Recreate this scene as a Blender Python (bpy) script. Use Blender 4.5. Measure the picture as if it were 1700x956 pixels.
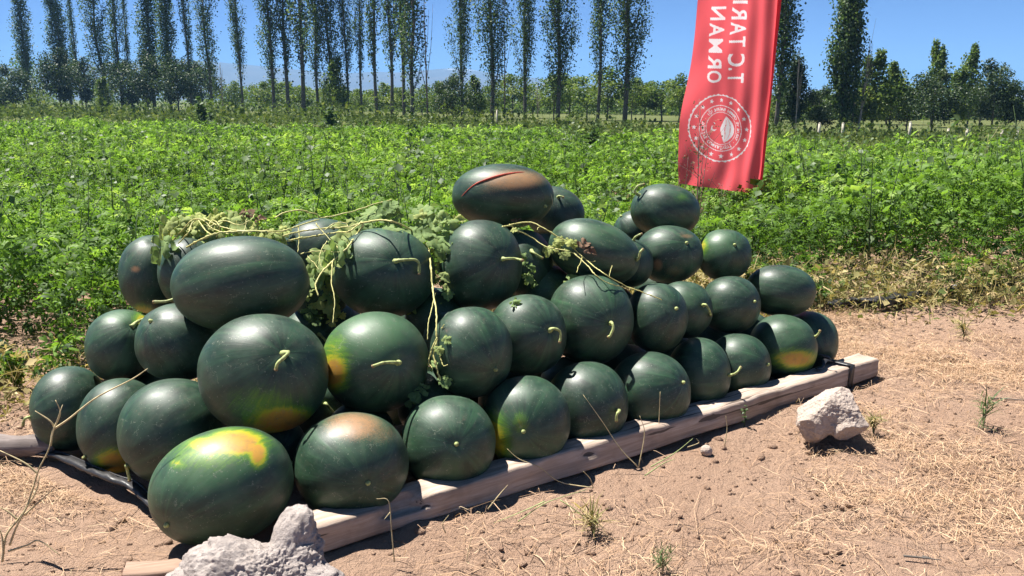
import bpy, bmesh, math, random
import numpy as np
from mathutils import Vector, Matrix, noise as mnoise

for _o in list(bpy.data.objects):
    bpy.data.objects.remove(_o)
scene = bpy.context.scene
COL = scene.collection

# ------------------------------------------------------------------ camera
F = 1500.0                      # focal length in photograph pixels (1700 px wide)
CAM_H = 1.15
PITCH = math.radians(11.8)
cam = bpy.data.cameras.new('camera')
cam_o = bpy.data.objects.new('camera', cam)
COL.objects.link(cam_o)
cam.sensor_width = 36.0
cam.sensor_fit = 'HORIZONTAL'
cam.lens = 36.0 * F / 1700.0
cam.clip_start = 0.05
cam.clip_end = 30000
cam_o.location = (0, 0, CAM_H)
cam_o.rotation_euler = (math.pi / 2 - PITCH, 0, 0)
scene.camera = cam_o

# ------------------------------------------------------------------ light
SUN_EL = math.radians(66)
SUN_AZ = (-0.88, 0.48)          # horizontal direction towards the sun
_l = math.hypot(*SUN_AZ)
SUN_DIR = Vector((SUN_AZ[0] / _l * math.cos(SUN_EL), SUN_AZ[1] / _l * math.cos(SUN_EL), math.sin(SUN_EL)))
world = bpy.data.worlds.new('World')
scene.world = world
world.use_nodes = True
wn = world.node_tree
wn.nodes.clear()
w_out = wn.nodes.new('ShaderNodeOutputWorld')
w_bg = wn.nodes.new('ShaderNodeBackground')
w_sky = wn.nodes.new('ShaderNodeTexSky')
w_sky.sky_type = 'NISHITA'
w_sky.sun_disc = False
w_sky.sun_elevation = SUN_EL
w_sky.sun_rotation = math.atan2(SUN_AZ[0], SUN_AZ[1])
w_sky.altitude = 6000
w_sky.air_density = 0.5
w_sky.dust_density = 0.0
w_sky.ozone_density = 10.0
w_bg.inputs['Strength'].default_value = 0.074
wn.links.new(w_sky.outputs[0], w_bg.inputs['Color'])
wn.links.new(w_bg.outputs[0], w_out.inputs['Surface'])
sun = bpy.data.lights.new('sun', 'SUN')
sun.energy = 5.0
sun.angle = math.radians(0.53)
sun.color = (1.0, 0.955, 0.89)
sun_o = bpy.data.objects.new('sun', sun)
COL.objects.link(sun_o)
sun_o.rotation_euler = SUN_DIR.to_track_quat('Z', 'Y').to_euler()
scene.view_settings.view_transform = 'Standard'
scene.view_settings.look = 'None'
scene.view_settings.exposure = 1.38
scene.view_settings.gamma = 1.0
scene.view_settings.use_curve_mapping = False
scene.render.engine = 'CYCLES'
scene.cycles.use_denoising = True
scene.cycles.max_bounces = 6
scene.cycles.diffuse_bounces = 1
scene.cycles.glossy_bounces = 2
scene.cycles.transmission_bounces = 4
scene.cycles.transparent_max_bounces = 8
scene.cycles.volume_bounces = 0
scene.cycles.sample_clamp_indirect = 6

rng = np.random.default_rng(7)
random.seed(7)

# ------------------------------------------------------------------ geometry helpers
FWD = np.array([0, math.cos(PITCH), -math.sin(PITCH)])
UP = np.array([0, math.sin(PITCH), math.cos(PITCH)])
RT = np.array([1.0, 0, 0])
CAM = np.array([0, 0, CAM_H])


def ray(x, y):
    return FWD + RT * ((x - 850) / F) + UP * ((478 - y) / F)


def at(x, y, t):
    """the place seen at photograph pixel (x, y) at depth t metres"""
    return CAM + ray(x, y) * t


def on_ground(x, y, z=0.0):
    d = ray(x, y)
    return CAM + d * ((z - CAM_H) / d[2])


def depth_of(p):
    return float(np.dot(np.asarray(p) - CAM, FWD))


def np_mesh(name, V, T, smooth=False, attrs=None):
    V = np.asarray(V, dtype=np.float32)
    T = np.asarray(T, dtype=np.int32)
    k = T.shape[1]
    me = bpy.data.meshes.new(name)
    me.vertices.add(len(V))
    me.vertices.foreach_set('co', V.ravel())
    me.loops.add(T.size)
    me.loops.foreach_set('vertex_index', T.ravel())
    me.polygons.add(len(T))
    me.polygons.foreach_set('loop_start', np.arange(0, T.size, k, dtype=np.int32))
    if smooth:
        me.polygons.foreach_set('use_smooth', np.ones(len(T), dtype=bool))
    for an, av in (attrs or {}).items():
        av = np.asarray(av, dtype=np.float32)
        if av.ndim == 1:
            a = me.attributes.new(an, 'FLOAT', 'POINT')
            a.data.foreach_set('value', av)
        else:
            a = me.attributes.new(an, 'FLOAT_VECTOR', 'POINT')
            a.data.foreach_set('vector', av.ravel())
    me.update(calc_edges=True)
    return me


def link(name, me, mat=None, parent=None, loc=None):
    o = bpy.data.objects.new(name, me)
    COL.objects.link(o)
    if mat is not None and me is not None and len(me.materials) == 0:
        me.materials.append(mat)
    if parent is not None:
        o.parent = parent
    if loc is not None:
        o.location = loc
    return o


def tag(o, label=None, cat=None, group=None, kind=None):
    if label: o['label'] = label
    if cat: o['category'] = cat
    if group: o['group'] = group
    if kind: o['kind'] = kind
    return o


def empty(name, loc, label=None, cat=None, group=None):
    o = bpy.data.objects.new(name, None)
    o.empty_display_size = 0.1
    COL.objects.link(o)
    o.location = tuple(float(v) for v in loc)
    return tag(o, label, cat, group)


class Geo:
    """collects triangles for one mesh"""
    def __init__(self):
        self.V = []; self.T = []; self.n = 0; self.A = []

    def add(self, V, T, a=0.5):
        V = np.asarray(V, float); T = np.asarray(T, int)
        self.V.append(V); self.T.append(T + self.n); self.n += len(V)
        self.A.append(np.full(len(V), a) if np.isscalar(a) else np.asarray(a, float))

    def mesh(self, name, smooth=False):
        return np_mesh(name, np.concatenate(self.V), np.concatenate(self.T), smooth, {'rnd': np.concatenate(self.A)})


def smooth_path(pts, n):
    """Catmull-Rom through pts, n samples"""
    P = np.asarray(pts, float)
    if len(P) == 2:
        return P[0] + (P[1] - P[0]) * np.linspace(0, 1, n)[:, None]
    Q = np.vstack([2 * P[0] - P[1], P, 2 * P[-1] - P[-2]])
    out = []
    for s in np.linspace(0, len(P) - 1 - 1e-6, n):
        i = int(s); f = s - i
        a, b, c, d = Q[i], Q[i + 1], Q[i + 2], Q[i + 3]
        out.append(0.5 * (2 * b + (c - a) * f + (2 * a - 5 * b + 4 * c - d) * f * f + (3 * b - a - 3 * c + d) * f ** 3))
    return np.array(out)


def tube(path, radii, seg=6, flat=1.0):
    path = np.asarray(path, float); n = len(path)
    radii = np.broadcast_to(np.asarray(radii, float), (n,)) if np.ndim(radii) < 1 or len(np.atleast_1d(radii)) == n else np.interp(np.linspace(0, 1, n), np.linspace(0, 1, len(radii)), radii)
    tan = np.gradient(path, axis=0)
    tan /= np.linalg.norm(tan, axis=1)[:, None] + 1e-9
    ref = np.array([0.31, 0.17, 0.93]) if abs(tan[0][2]) < 0.8 else np.array([0.9, 0.3, 0.1])
    V = []
    for i in range(n):
        u = np.cross(tan[i], ref); u /= np.linalg.norm(u) + 1e-9
        v = np.cross(tan[i], u)
        ref = -np.cross(tan[i], u) if np.dot(-np.cross(tan[i], u), ref) > 0 else np.cross(tan[i], u)
        for k in range(seg):
            a = 2 * math.pi * k / seg
            V.append(path[i] + radii[i] * (math.cos(a) * u + flat * math.sin(a) * v))
    T = []
    for i in range(n - 1):
        for k in range(seg):
            a = i * seg + k; b = i * seg + (k + 1) % seg
            T += [(a, b, b + seg), (a, b + seg, a + seg)]
    c0 = len(V); V.append(path[0]); V.append(path[-1])
    for k in range(seg):
        T.append((c0, (k + 1) % seg, k))
        T.append((c0 + 1, (n - 1) * seg + k, (n - 1) * seg + (k + 1) % seg))
    return np.array(V), np.array(T)


def rot_frames(yaw, pitch, roll):
    """rotation matrices (n,3,3), columns = local axes"""
    cy, sy = np.cos(yaw), np.sin(yaw); cp, sp = np.cos(pitch), np.sin(pitch); cr, sr = np.cos(roll), np.sin(roll)
    z = np.zeros_like(cy); o = np.ones_like(cy)
    Rz = np.stack([np.stack([cy, -sy, z], -1), np.stack([sy, cy, z], -1), np.stack([z, z, o], -1)], -2)
    Rx = np.stack([np.stack([o, z, z], -1), np.stack([z, cp, -sp], -1), np.stack([z, sp, cp], -1)], -2)
    Ry = np.stack([np.stack([cr, z, sr], -1), np.stack([z, o, z], -1), np.stack([-sr, z, cr], -1)], -2)
    return Rz @ Rx @ Ry


def scatter(templates, pos, R, scale, rnd):
    """place copies of leaf templates; returns V, T, attr"""
    n = len(pos)
    which = rng.integers(0, len(templates), n)
    Vs, Ts, As = [], [], []; off = 0
    for k, (tv, tt) in enumerate(templates):
        idx = np.nonzero(which == k)[0]
        if len(idx) == 0: continue
        v = np.einsum('nij,kj->nki', R[idx], tv) * scale[idx][:, None, None] + pos[idx][:, None, :]
        m = len(idx); kv = len(tv)
        Vs.append(v.reshape(-1, 3))
        Ts.append((tt[None] + (np.arange(m) * kv)[:, None, None]).reshape(-1, 3) + off)
        As.append(np.repeat(rnd[idx], kv))
        off += m * kv
    return np.concatenate(Vs), np.concatenate(Ts), np.concatenate(As)


def vnoise(x, y, s=1.0, o=0.0):
    """cheap smooth 2-D value noise in 0..1 (numpy)"""
    x = np.asarray(x) * s + o; y = np.asarray(y) * s + o * 1.7
    xi = np.floor(x); yi = np.floor(y); fx = x - xi; fy = y - yi
    fx = fx * fx * (3 - 2 * fx); fy = fy * fy * (3 - 2 * fy)
    def h(a, b):
        v = np.sin(a * 127.1 + b * 311.7 + 13.7) * 43758.5453
        return v - np.floor(v)
    return (h(xi, yi) * (1 - fx) + h(xi + 1, yi) * fx) * (1 - fy) + (h(xi, yi + 1) * (1 - fx) + h(xi + 1, yi + 1) * fx) * fy


# ------------------------------------------------------------------ material helpers
def new_mat(name):
    m = bpy.data.materials.new(name)
    m.use_nodes = True
    nt = m.node_tree
    b = nt.nodes['Principled BSDF']
    return m, nt, b


def N(nt, t, **kw):
    n = nt.nodes.new(t)
    for k, v in kw.items():
        if hasattr(n, k) and k not in n.inputs: setattr(n, k, v)
        else: n.inputs[k].default_value = v
    return n


def ramp(nt, fac, stops, interp='LINEAR'):
    r = nt.nodes.new('ShaderNodeValToRGB')
    r.color_ramp.interpolation = interp
    e = r.color_ramp.elements
    while len(e) < len(stops): e.new(0.5)
    for el, (p, c) in zip(e, stops):
        el.position = p
        el.color = (c[0], c[1], c[2], 1) if not np.isscalar(c) else (c, c, c, 1)
    nt.links.new(fac, r.inputs['Fac'])
    return r.outputs['Color']


def mix(nt, fac, a, b, mode='MIX'):
    m = nt.nodes.new('ShaderNodeMix'); m.data_type = 'RGBA'; m.blend_type = mode
    for sock, v in ((m.inputs[0], fac), (m.inputs[6], a), (m.inputs[7], b)):
        if isinstance(v, bpy.types.NodeSocket): nt.links.new(v, sock)
        elif np.isscalar(v): sock.default_value = v
        else: sock.default_value = (*v, 1)
    return m.outputs[2]


def mth(nt, op, a, b=0.0, c=None, clamp=False):
    m = nt.nodes.new('ShaderNodeMath'); m.operation = op; m.use_clamp = clamp
    for sock, v in zip(m.inputs, (a, b, c)):
        if v is None: continue
        if isinstance(v, bpy.types.NodeSocket): nt.links.new(v, sock)
        else: sock.default_value = v
    return m.outputs[0]


def noise_tex(nt, vec, scale, detail=4, rough=0.55, dist=0.0):
    n = N(nt, 'ShaderNodeTexNoise', Scale=scale, Detail=detail, Roughness=rough, Distortion=dist)
    if vec is not None: nt.links.new(vec, n.inputs['Vector'])
    return n.outputs['Fac']


def bump(nt, b, height, strength=0.3, dist=0.01):
    n = N(nt, 'ShaderNodeBump', Strength=strength, Distance=dist)
    nt.links.new(height, n.inputs['Height'])
    nt.links.new(n.outputs[0], b.inputs['Normal'])


def attr(nt, name, out='Fac'):
    a = nt.nodes.new('ShaderNodeAttribute'); a.attribute_name = name
    return a.outputs[out]


def obj_co(nt):
    return nt.nodes.new('ShaderNodeTexCoord').outputs['Object']


def leaf_mat(name, stops, trans=0.4, tcol=1.25, rough=0.5, spec=0.3):
    m, nt, b = new_mat(name)
    c = ramp(nt, attr(nt, 'rnd'), stops)
    nt.links.new(c, b.inputs['Base Color'])
    b.inputs['Roughness'].default_value = rough
    b.inputs['Specular IOR Level'].default_value = spec
    tr = nt.nodes.new('ShaderNodeBsdfTranslucent')
    nt.links.new(mix(nt, 1.0, c, (tcol, tcol * 1.02, tcol * 0.55), 'MULTIPLY'), tr.inputs['Color'])
    ms = N(nt, 'ShaderNodeMixShader', Fac=trans)
    nt.links.new(b.outputs[0], ms.inputs[1]); nt.links.new(tr.outputs[0], ms.inputs[2])
    nt.links.new(ms.outputs[0], nt.nodes['Material Output'].inputs['Surface'])
    return m


def plain_mat(name, col, rough=0.7, var=0.25, scale=30.0, bstr=0.0, spec=0.4):
    m, nt, b = new_mat(name)
    n = noise_tex(nt, obj_co(nt), scale, 5)
    c = ramp(nt, n, [(0.3, [v * (1 - var) for v in col]), (0.7, [min(1, v * (1 + var)) for v in col])])
    nt.links.new(c, b.inputs['Base Color'])
    b.inputs['Roughness'].default_value = rough
    b.inputs['Specular IOR Level'].default_value = spec
    if bstr: bump(nt, b, n, bstr, 0.01)
    return m


# ------------------------------------------------------------------ materials
def make_soil():
    m, nt, b = new_mat('soil')
    co = obj_co(nt)
    n1 = noise_tex(nt, co, 1.3, 6); n2 = noise_tex(nt, co, 22, 6, 0.65); n3 = noise_tex(nt, co, 160, 4, 0.7)
    c1 = ramp(nt, n1, [(0.30, (0.41, 0.270, 0.185)), (0.70, (0.56, 0.390, 0.280))])
    c2 = mix(nt, mth(nt, 'MULTIPLY', n2, 0.75), c1, (0.33, 0.20, 0.135))
    c3 = mix(nt, ramp(nt, n3, [(0.50, 0.0), (0.75, 0.5)]), c2, (0.52, 0.36, 0.27))
    # far land beyond the crop is grassed over
    sep = nt.nodes.new('ShaderNodeSeparateXYZ'); nt.links.new(co, sep.inputs[0])
    n4 = noise_tex(nt, co, 0.12, 5)
    far = mth(nt, 'MULTIPLY_ADD', sep.outputs['Y'], 0.16, mth(nt, 'MULTIPLY', n4, 2.0))
    ff = mth(nt, 'SUBTRACT', far, 3.6, clamp=True)
    g = ramp(nt, noise_tex(nt, co, 0.6, 6), [(0.3, (0.06, 0.085, 0.022)), (0.7, (0.15, 0.16, 0.06))])
    nt.links.new(mix(nt, ff, c3, g), b.inputs['Base Color'])
    b.inputs['Roughness'].default_value = 0.95
    b.inputs['Specular IOR Level'].default_value = 0.15
    h = mth(nt, 'ADD', mth(nt, 'MULTIPLY', n2, 1.2), mth(nt, 'MULTIPLY', n3, 0.5))
    bump(nt, b, h, 1.0, 0.035)
    return m


def make_melon_mat():
    m, nt, b = new_mat('watermelon_rind')
    v = attr(nt, 'mel', 'Vector')
    rnd = attr(nt, 'rnd')
    off = nt.nodes.new('ShaderNodeVectorMath'); off.operation = 'ADD'
    nt.links.new(v, off.inputs[0])
    cx = nt.nodes.new('ShaderNodeCombineXYZ')
    for i, k in enumerate((37.0, 91.0, 53.0)):
        nt.links.new(mth(nt, 'MULTIPLY', rnd, k), cx.inputs[i])
    nt.links.new(cx.outputs[0], off.inputs[1])
    vo = off.outputs[0]
    # streaks that run from pole to pole
    sep = nt.nodes.new('ShaderNodeSeparateXYZ'); nt.links.new(v, sep.inputs[0])
    lon = mth(nt, 'ARCTAN2', sep.outputs['Y'], sep.outputs['X'])
    cl = nt.nodes.new('ShaderNodeCombineXYZ')
    nt.links.new(mth(nt, 'COSINE', lon), cl.inputs[0]); nt.links.new(mth(nt, 'SINE', lon), cl.inputs[1])
    nt.links.new(mth(nt, 'MULTIPLY_ADD', sep.outputs['Z'], 0.22, mth(nt, 'MULTIPLY', rnd, 40.0)), cl.inputs[2])
    streak = noise_tex(nt, cl.outputs[0], 4.2, 6, 0.6, 0.35)
    fine = noise_tex(nt, cl.outputs[0], 15.0, 4, 0.6, 0.5)
    blotch = noise_tex(nt, vo, 2.2, 5, 0.6)
    grain = noise_tex(nt, vo, 42, 4, 0.7)
    base = ramp(nt, streak, [(0.34, (0.0078, 0.021, 0.0120)), (0.52, (0.0155, 0.045, 0.0235)), (0.72, (0.0390, 0.104, 0.0480))])
    base = mix(nt, mth(nt, 'MULTIPLY', fine, 0.45), base, (0.010, 0.024, 0.017))
    base = mix(nt, ramp(nt, blotch, [(0.44, 0.0), (0.70, 0.75)]), base, (0.034, 0.072, 0.044))
    base = mix(nt, mth(nt, 'MULTIPLY', rnd, 0.8), base, mix(nt, 1.0, base, (1.3, 1.32, 1.2), 'MULTIPLY'))
    mud = mth(nt, 'MULTIPLY', ramp(nt, noise_tex(nt, vo, 1.9, 7, 0.72), [(0.60, 0.0), (0.72, 0.75)]), ramp(nt, noise_tex(nt, vo, 30, 3, 0.7), [(0.40, 0.0), (0.60, 1.0)]))
    base = mix(nt, mud, base, (0.13, 0.092, 0.062))
    # pale, fresh green rind and the sunburnt / ground spots
    pn = mth(nt, 'MULTIPLY_ADD', mth(nt, 'SUBTRACT', blotch, 0.5), 0.7, attr(nt, 'pale'))
    base = mix(nt, ramp(nt, pn, [(0.08, 0.0), (0.8, 0.9)]), base, (0.050, 0.115, 0.050))
    sp = mth(nt, 'ADD', attr(nt, 'spot'), mth(nt, 'ADD', mth(nt, 'MULTIPLY', mth(nt, 'SUBTRACT', blotch, 0.5), 0.30), mth(nt, 'ADD', mth(nt, 'MULTIPLY', mth(nt, 'SUBTRACT', fine, 0.5), 0.50), mth(nt, 'MULTIPLY', mth(nt, 'SUBTRACT', grain, 0.5), 0.30))))
    spc = ramp(nt, sp, [(0.20, (0.030, 0.085, 0.026)), (0.42, (0.085, 0.19, 0.018)), (0.60, (0.34, 0.33, 0.015)), (0.82, (0.44, 0.235, 0.035))])
    base = mix(nt, ramp(nt, sp, [(0.10, 0.0), (0.30, 1.0)]), base, spc)
    tn = mth(nt, 'ADD', attr(nt, 'tan'), mth(nt, 'MULTIPLY', mth(nt, 'SUBTRACT', grain, 0.5), 0.9))
    base = mix(nt, ramp(nt, tn, [(0.25, 0.0), (0.75, 0.9)]), base, (0.30, 0.165, 0.075))
    # pale scars, scratches and specks
    sc = ramp(nt, noise_tex(nt, vo, 26, 2, 0.5), [(0.695, 0.0), (0.73, 1.0)])
    wv = nt.nodes.new('ShaderNodeTexVoronoi'); wv.feature = 'DISTANCE_TO_EDGE'; wv.inputs['Scale'].default_value = 2.3
    wd = nt.nodes.new('ShaderNodeVectorMath'); wd.operation = 'MULTIPLY_ADD'
    nz = N(nt, 'ShaderNodeTexNoise', Scale=6.0, Detail=3.0); nt.links.new(vo, nz.inputs['Vector'])
    nt.links.new(nz.outputs['Color'], wd.inputs[0]); wd.inputs[1].default_value = (0.5, 0.5, 0.5); nt.links.new(vo, wd.inputs[2])
    nt.links.new(wd.outputs[0], wv.inputs['Vector'])
    line = ramp(nt, wv.outputs['Distance'], [(0.0, 1.0), (0.013, 0.0)])
    gate = ramp(nt, noise_tex(nt, vo, 5.5, 2), [(0.56, 0.0), (0.62, 1.0)])
    base = mix(nt, mth(nt, 'MULTIPLY', mth(nt, 'MULTIPLY', line, gate), 0.85), base, (0.19, 0.21, 0.15))
    base = mix(nt, mth(nt, 'MULTIPLY', sc, 0.6), base, (0.24, 0.27, 0.20))
    # soil dust
    dust = ramp(nt, noise_tex(nt, vo, 7.0, 6, 0.7), [(0.50, 0.0), (0.80, 0.6)])
    base = mix(nt, dust, base, (0.075, 0.085, 0.060))
    nt.links.new(base, b.inputs['Base Color'])
    r = mth(nt, 'MULTIPLY_ADD', blotch, 0.42, 0.235)
    nt.links.new(mth(nt, 'MULTIPLY_ADD', grain, 0.14, r), b.inputs['Roughness'])
    b.inputs['Specular IOR Level'].default_value = 0.48
    b.inputs['Coat Weight'].default_value = 0.10
    b.inputs['Coat Roughness'].default_value = 0.34
    bump(nt, b, mth(nt, 'ADD', mth(nt, 'MULTIPLY', streak, 0.8), mth(nt, 'MULTIPLY', grain, 0.18)), 0.16, 0.008)
    return m


def make_wood(name, ca, cb, axis_scale=(3, 60, 60)):
    m, nt, b = new_mat(name)
    mp = nt.nodes.new('ShaderNodeMapping'); mp.inputs['Scale'].default_value = axis_scale
    nt.links.new(obj_co(nt), mp.inputs['Vector'])
    g = noise_tex(nt, mp.outputs[0], 1.0, 7, 0.65, 0.6)
    st = noise_tex(nt, obj_co(nt), 7, 5)
    c = ramp(nt, g, [(0.28, [v * 0.62 for v in ca]), (0.48, ca), (0.75, cb)])
    c = mix(nt, ramp(nt, st, [(0.50, 0.0), (0.74, 0.65)]), c, [v * 0.45 for v in ca])
    cr = noise_tex(nt, mp.outputs[0], 0.45, 3, 0.5, 1.2)
    c = mix(nt, ramp(nt, cr, [(0.335, 0.85), (0.355, 0.0)]), c, [v * 0.18 for v in ca])
    nt.links.new(c, b.inputs['Base Color'])
    b.inputs['Roughness'].default_value = 0.85
    b.inputs['Specular IOR Level'].default_value = 0.2
    bump(nt, b, g, 0.5, 0.006)
    return m


def make_concrete(name, ca, cb):
    m, nt, b = new_mat(name)
    co = obj_co(nt)
    n1 = noise_tex(nt, co, 14, 7, 0.7); n2 = noise_tex(nt, co, 120, 5, 0.75)
    c = ramp(nt, n1, [(0.3, ca), (0.7, cb)])
    c = mix(nt, ramp(nt, n2, [(0.3, 0.40), (0.52, 0.0)]), c, [v * 0.45 for v in ca])
    nt.links.new(c, b.inputs['Base Color'])
    b.inputs['Roughness'].default_value = 0.95
    b.inputs['Specular IOR Level'].default_value = 0.1
    bump(nt, b, mth(nt, 'ADD', n1, n2), 0.8, 0.008)
    return m


M_SOIL = make_soil()
M_RIND = make_melon_mat()
M_STEM = plain_mat('melon_stem', (0.33, 0.38, 0.14), 0.6, 0.5, 70, 0.3)
M_CUT = plain_mat('dried_stem_cut', (0.24, 0.17, 0.08), 0.8, 0.35, 120)
M_BEAM = make_wood('weathered_timber', (0.40, 0.31, 0.245), (0.58, 0.485, 0.41))
M_ENDWOOD = plain_mat('timber_end_grain', (0.17, 0.10, 0.07), 0.9, 0.4, 60, 0.4)
M_LOG = make_wood('grey_log_wood', (0.20, 0.165, 0.15), (0.34, 0.29, 0.27))
M_LOGTAN = make_wood('dusty_offcut_wood', (0.30, 0.20, 0.145), (0.44, 0.31, 0.24))
M_CONC = make_concrete('rough_concrete', (0.31, 0.265, 0.24), (0.45, 0.395, 0.36))
M_STONE = make_concrete('pale_stone', (0.40, 0.32, 0.265), (0.54, 0.45, 0.385))
M_BLACK = plain_mat('black_plastic', (0.028, 0.027, 0.028), 0.42, 0.3, 40, 0.2)
M_STRAW = leaf_mat('straw', [(0.0, (0.22, 0.13, 0.08)), (0.35, (0.45, 0.29, 0.18)), (0.8, (0.62, 0.43, 0.28)), (1.0, (0.66, 0.52, 0.33))], 0.15, 1.0, 0.8, 0.2)
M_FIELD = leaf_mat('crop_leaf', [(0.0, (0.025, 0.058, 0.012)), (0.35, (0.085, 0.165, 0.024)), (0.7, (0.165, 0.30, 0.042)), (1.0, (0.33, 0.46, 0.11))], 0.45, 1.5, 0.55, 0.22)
M_DRYW = leaf_mat('dry_weed', [(0.0, (0.10, 0.14, 0.04)), (0.35, (0.28, 0.25, 0.10)), (1.0, (0.62, 0.48, 0.26))], 0.3, 1.1, 0.8, 0.2)
M_POP = leaf_mat('poplar_leaf', [(0.0, (0.026, 0.050, 0.018)), (0.6, (0.065, 0.115, 0.042)), (1.0, (0.20, 0.25, 0.105))], 0.40, 1.5, 0.5, 0.25)
M_ORCH = leaf_mat('orchard_leaf', [(0.0, (0.034, 0.065, 0.013)), (0.6, (0.105, 0.165, 0.034)), (1.0, (0.22, 0.27, 0.07))], 0.4, 1.4)
M_DARKT = leaf_mat('dark_tree_leaf', [(0.0, (0.018, 0.036, 0.013)), (0.7, (0.045, 0.080, 0.030)), (1.0, (0.11, 0.15, 0.065))], 0.28, 1.2)
M_UNDER = leaf_mat('undergrowth_leaf', [(0.0, (0.032, 0.056, 0.014)), (0.6, (0.10, 0.145, 0.036)), (1.0, (0.23, 0.25, 0.08))], 0.3, 1.2, 0.8, 0.1)
M_WILT = leaf_mat('wilted_leaf', [(0.0, (0.10, 0.16, 0.055)), (0.5, (0.25, 0.36, 0.13)), (1.0, (0.48, 0.50, 0.17))], 0.40, 1.2, 0.7, 0.2)
M_BROWNLEAF = leaf_mat('brown_curled_leaf', [(0.0, (0.10, 0.06, 0.04)), (1.0, (0.26, 0.16, 0.10))], 0.2, 1.0, 0.8, 0.2)
M_VINE = plain_mat('vine_stem', (0.50, 0.47, 0.17), 0.55, 0.3, 80)
M_BARK = plain_mat('poplar_bark', (0.115, 0.10, 0.085), 0.9, 0.4, 14, 0.5)
M_PALEBARK = plain_mat('pale_dead_wood', (0.40, 0.33, 0.27), 0.9, 0.3, 20, 0.3)
M_REDTWIG = plain_mat('bare_twig', (0.26, 0.17, 0.14), 0.9, 0.3, 20)
M_POST = plain_mat('fence_post_wood', (0.46, 0.42, 0.33), 0.85, 0.3, 12, 0.3)
M_WEED = leaf_mat('weed_leaf', [(0.0, (0.03, 0.07, 0.022)), (1.0, (0.15, 0.22, 0.085))], 0.35, 1.3)
M_STALK = plain_mat('dry_stalk', (0.46, 0.38, 0.21), 0.8, 0.3, 60)

# ------------------------------------------------------------------ ground
def build_ground():
    def axis(lo, hi, fine_lo, fine_hi, step):
        a = list(np.arange(fine_lo, fine_hi + 1e-6, step))
        s = step; x = fine_lo
        left = []
        while x > lo: s *= 1.35; x -= s; left.append(max(x, lo))
        s = step; x = fine_hi; right = []
        while x < hi: s *= 1.35; x += s; right.append(min(x, hi))
        return np.array(left[::-1] + a + right)
    xs = axis(-4200, 4200, -2.6, 3.4, 0.03)
    ys = axis(-500, 3600, 1.2, 6.6, 0.03)
    X, Y = np.meshgrid(xs, ys)
    near = np.clip(1.3 - np.maximum(0, np.maximum(np.abs(X) - 3.0, np.abs(Y - 3.5) - 3.0)) / 6.0, 0, 1)
    Z = near * ((vnoise(X, Y, 2.1) - .5) * 0.035 + (vnoise(X, Y, 7, 3) - .5) * 0.018 + (vnoise(X, Y, 19, 9) - .5) * 0.012)
    Z += near * np.maximum(0, vnoise(X, Y, 11, 21) - 0.68) * 0.05
    Z -= 0.012
    fr = np.random.default_rng(91)
    for _ in range(26):          # worn footprints
        fx, fy, fa = fr.uniform(-2.2, 3.0), fr.uniform(1.5, 5.0), fr.uniform(0, 6.28)
        dx, dy = X - fx, Y - fy
        q = np.sqrt(((dx * math.cos(fa) + dy * math.sin(fa)) / .15) ** 2 + ((-dx * math.sin(fa) + dy * math.cos(fa)) / .058) ** 2)
        Z += near * (-.012 * np.exp(-q ** 4) + .007 * np.exp(-((q - 1.25) / .25) ** 2))
    ny, nx = X.shape
    i = np.arange(ny * nx).reshape(ny, nx)
    Q = np.stack([i[:-1, :-1].ravel(), i[:-1, 1:].ravel(), i[1:, 1:].ravel(), i[1:, :-1].ravel()], 1)
    me = np_mesh('ground', np.stack([X.ravel(), Y.ravel(), Z.ravel()], 1), Q, True)
    tag(link('ground', me, M_SOIL), 'bare reddish soil running back under the crop', kind='structure')


build_ground()


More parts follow.
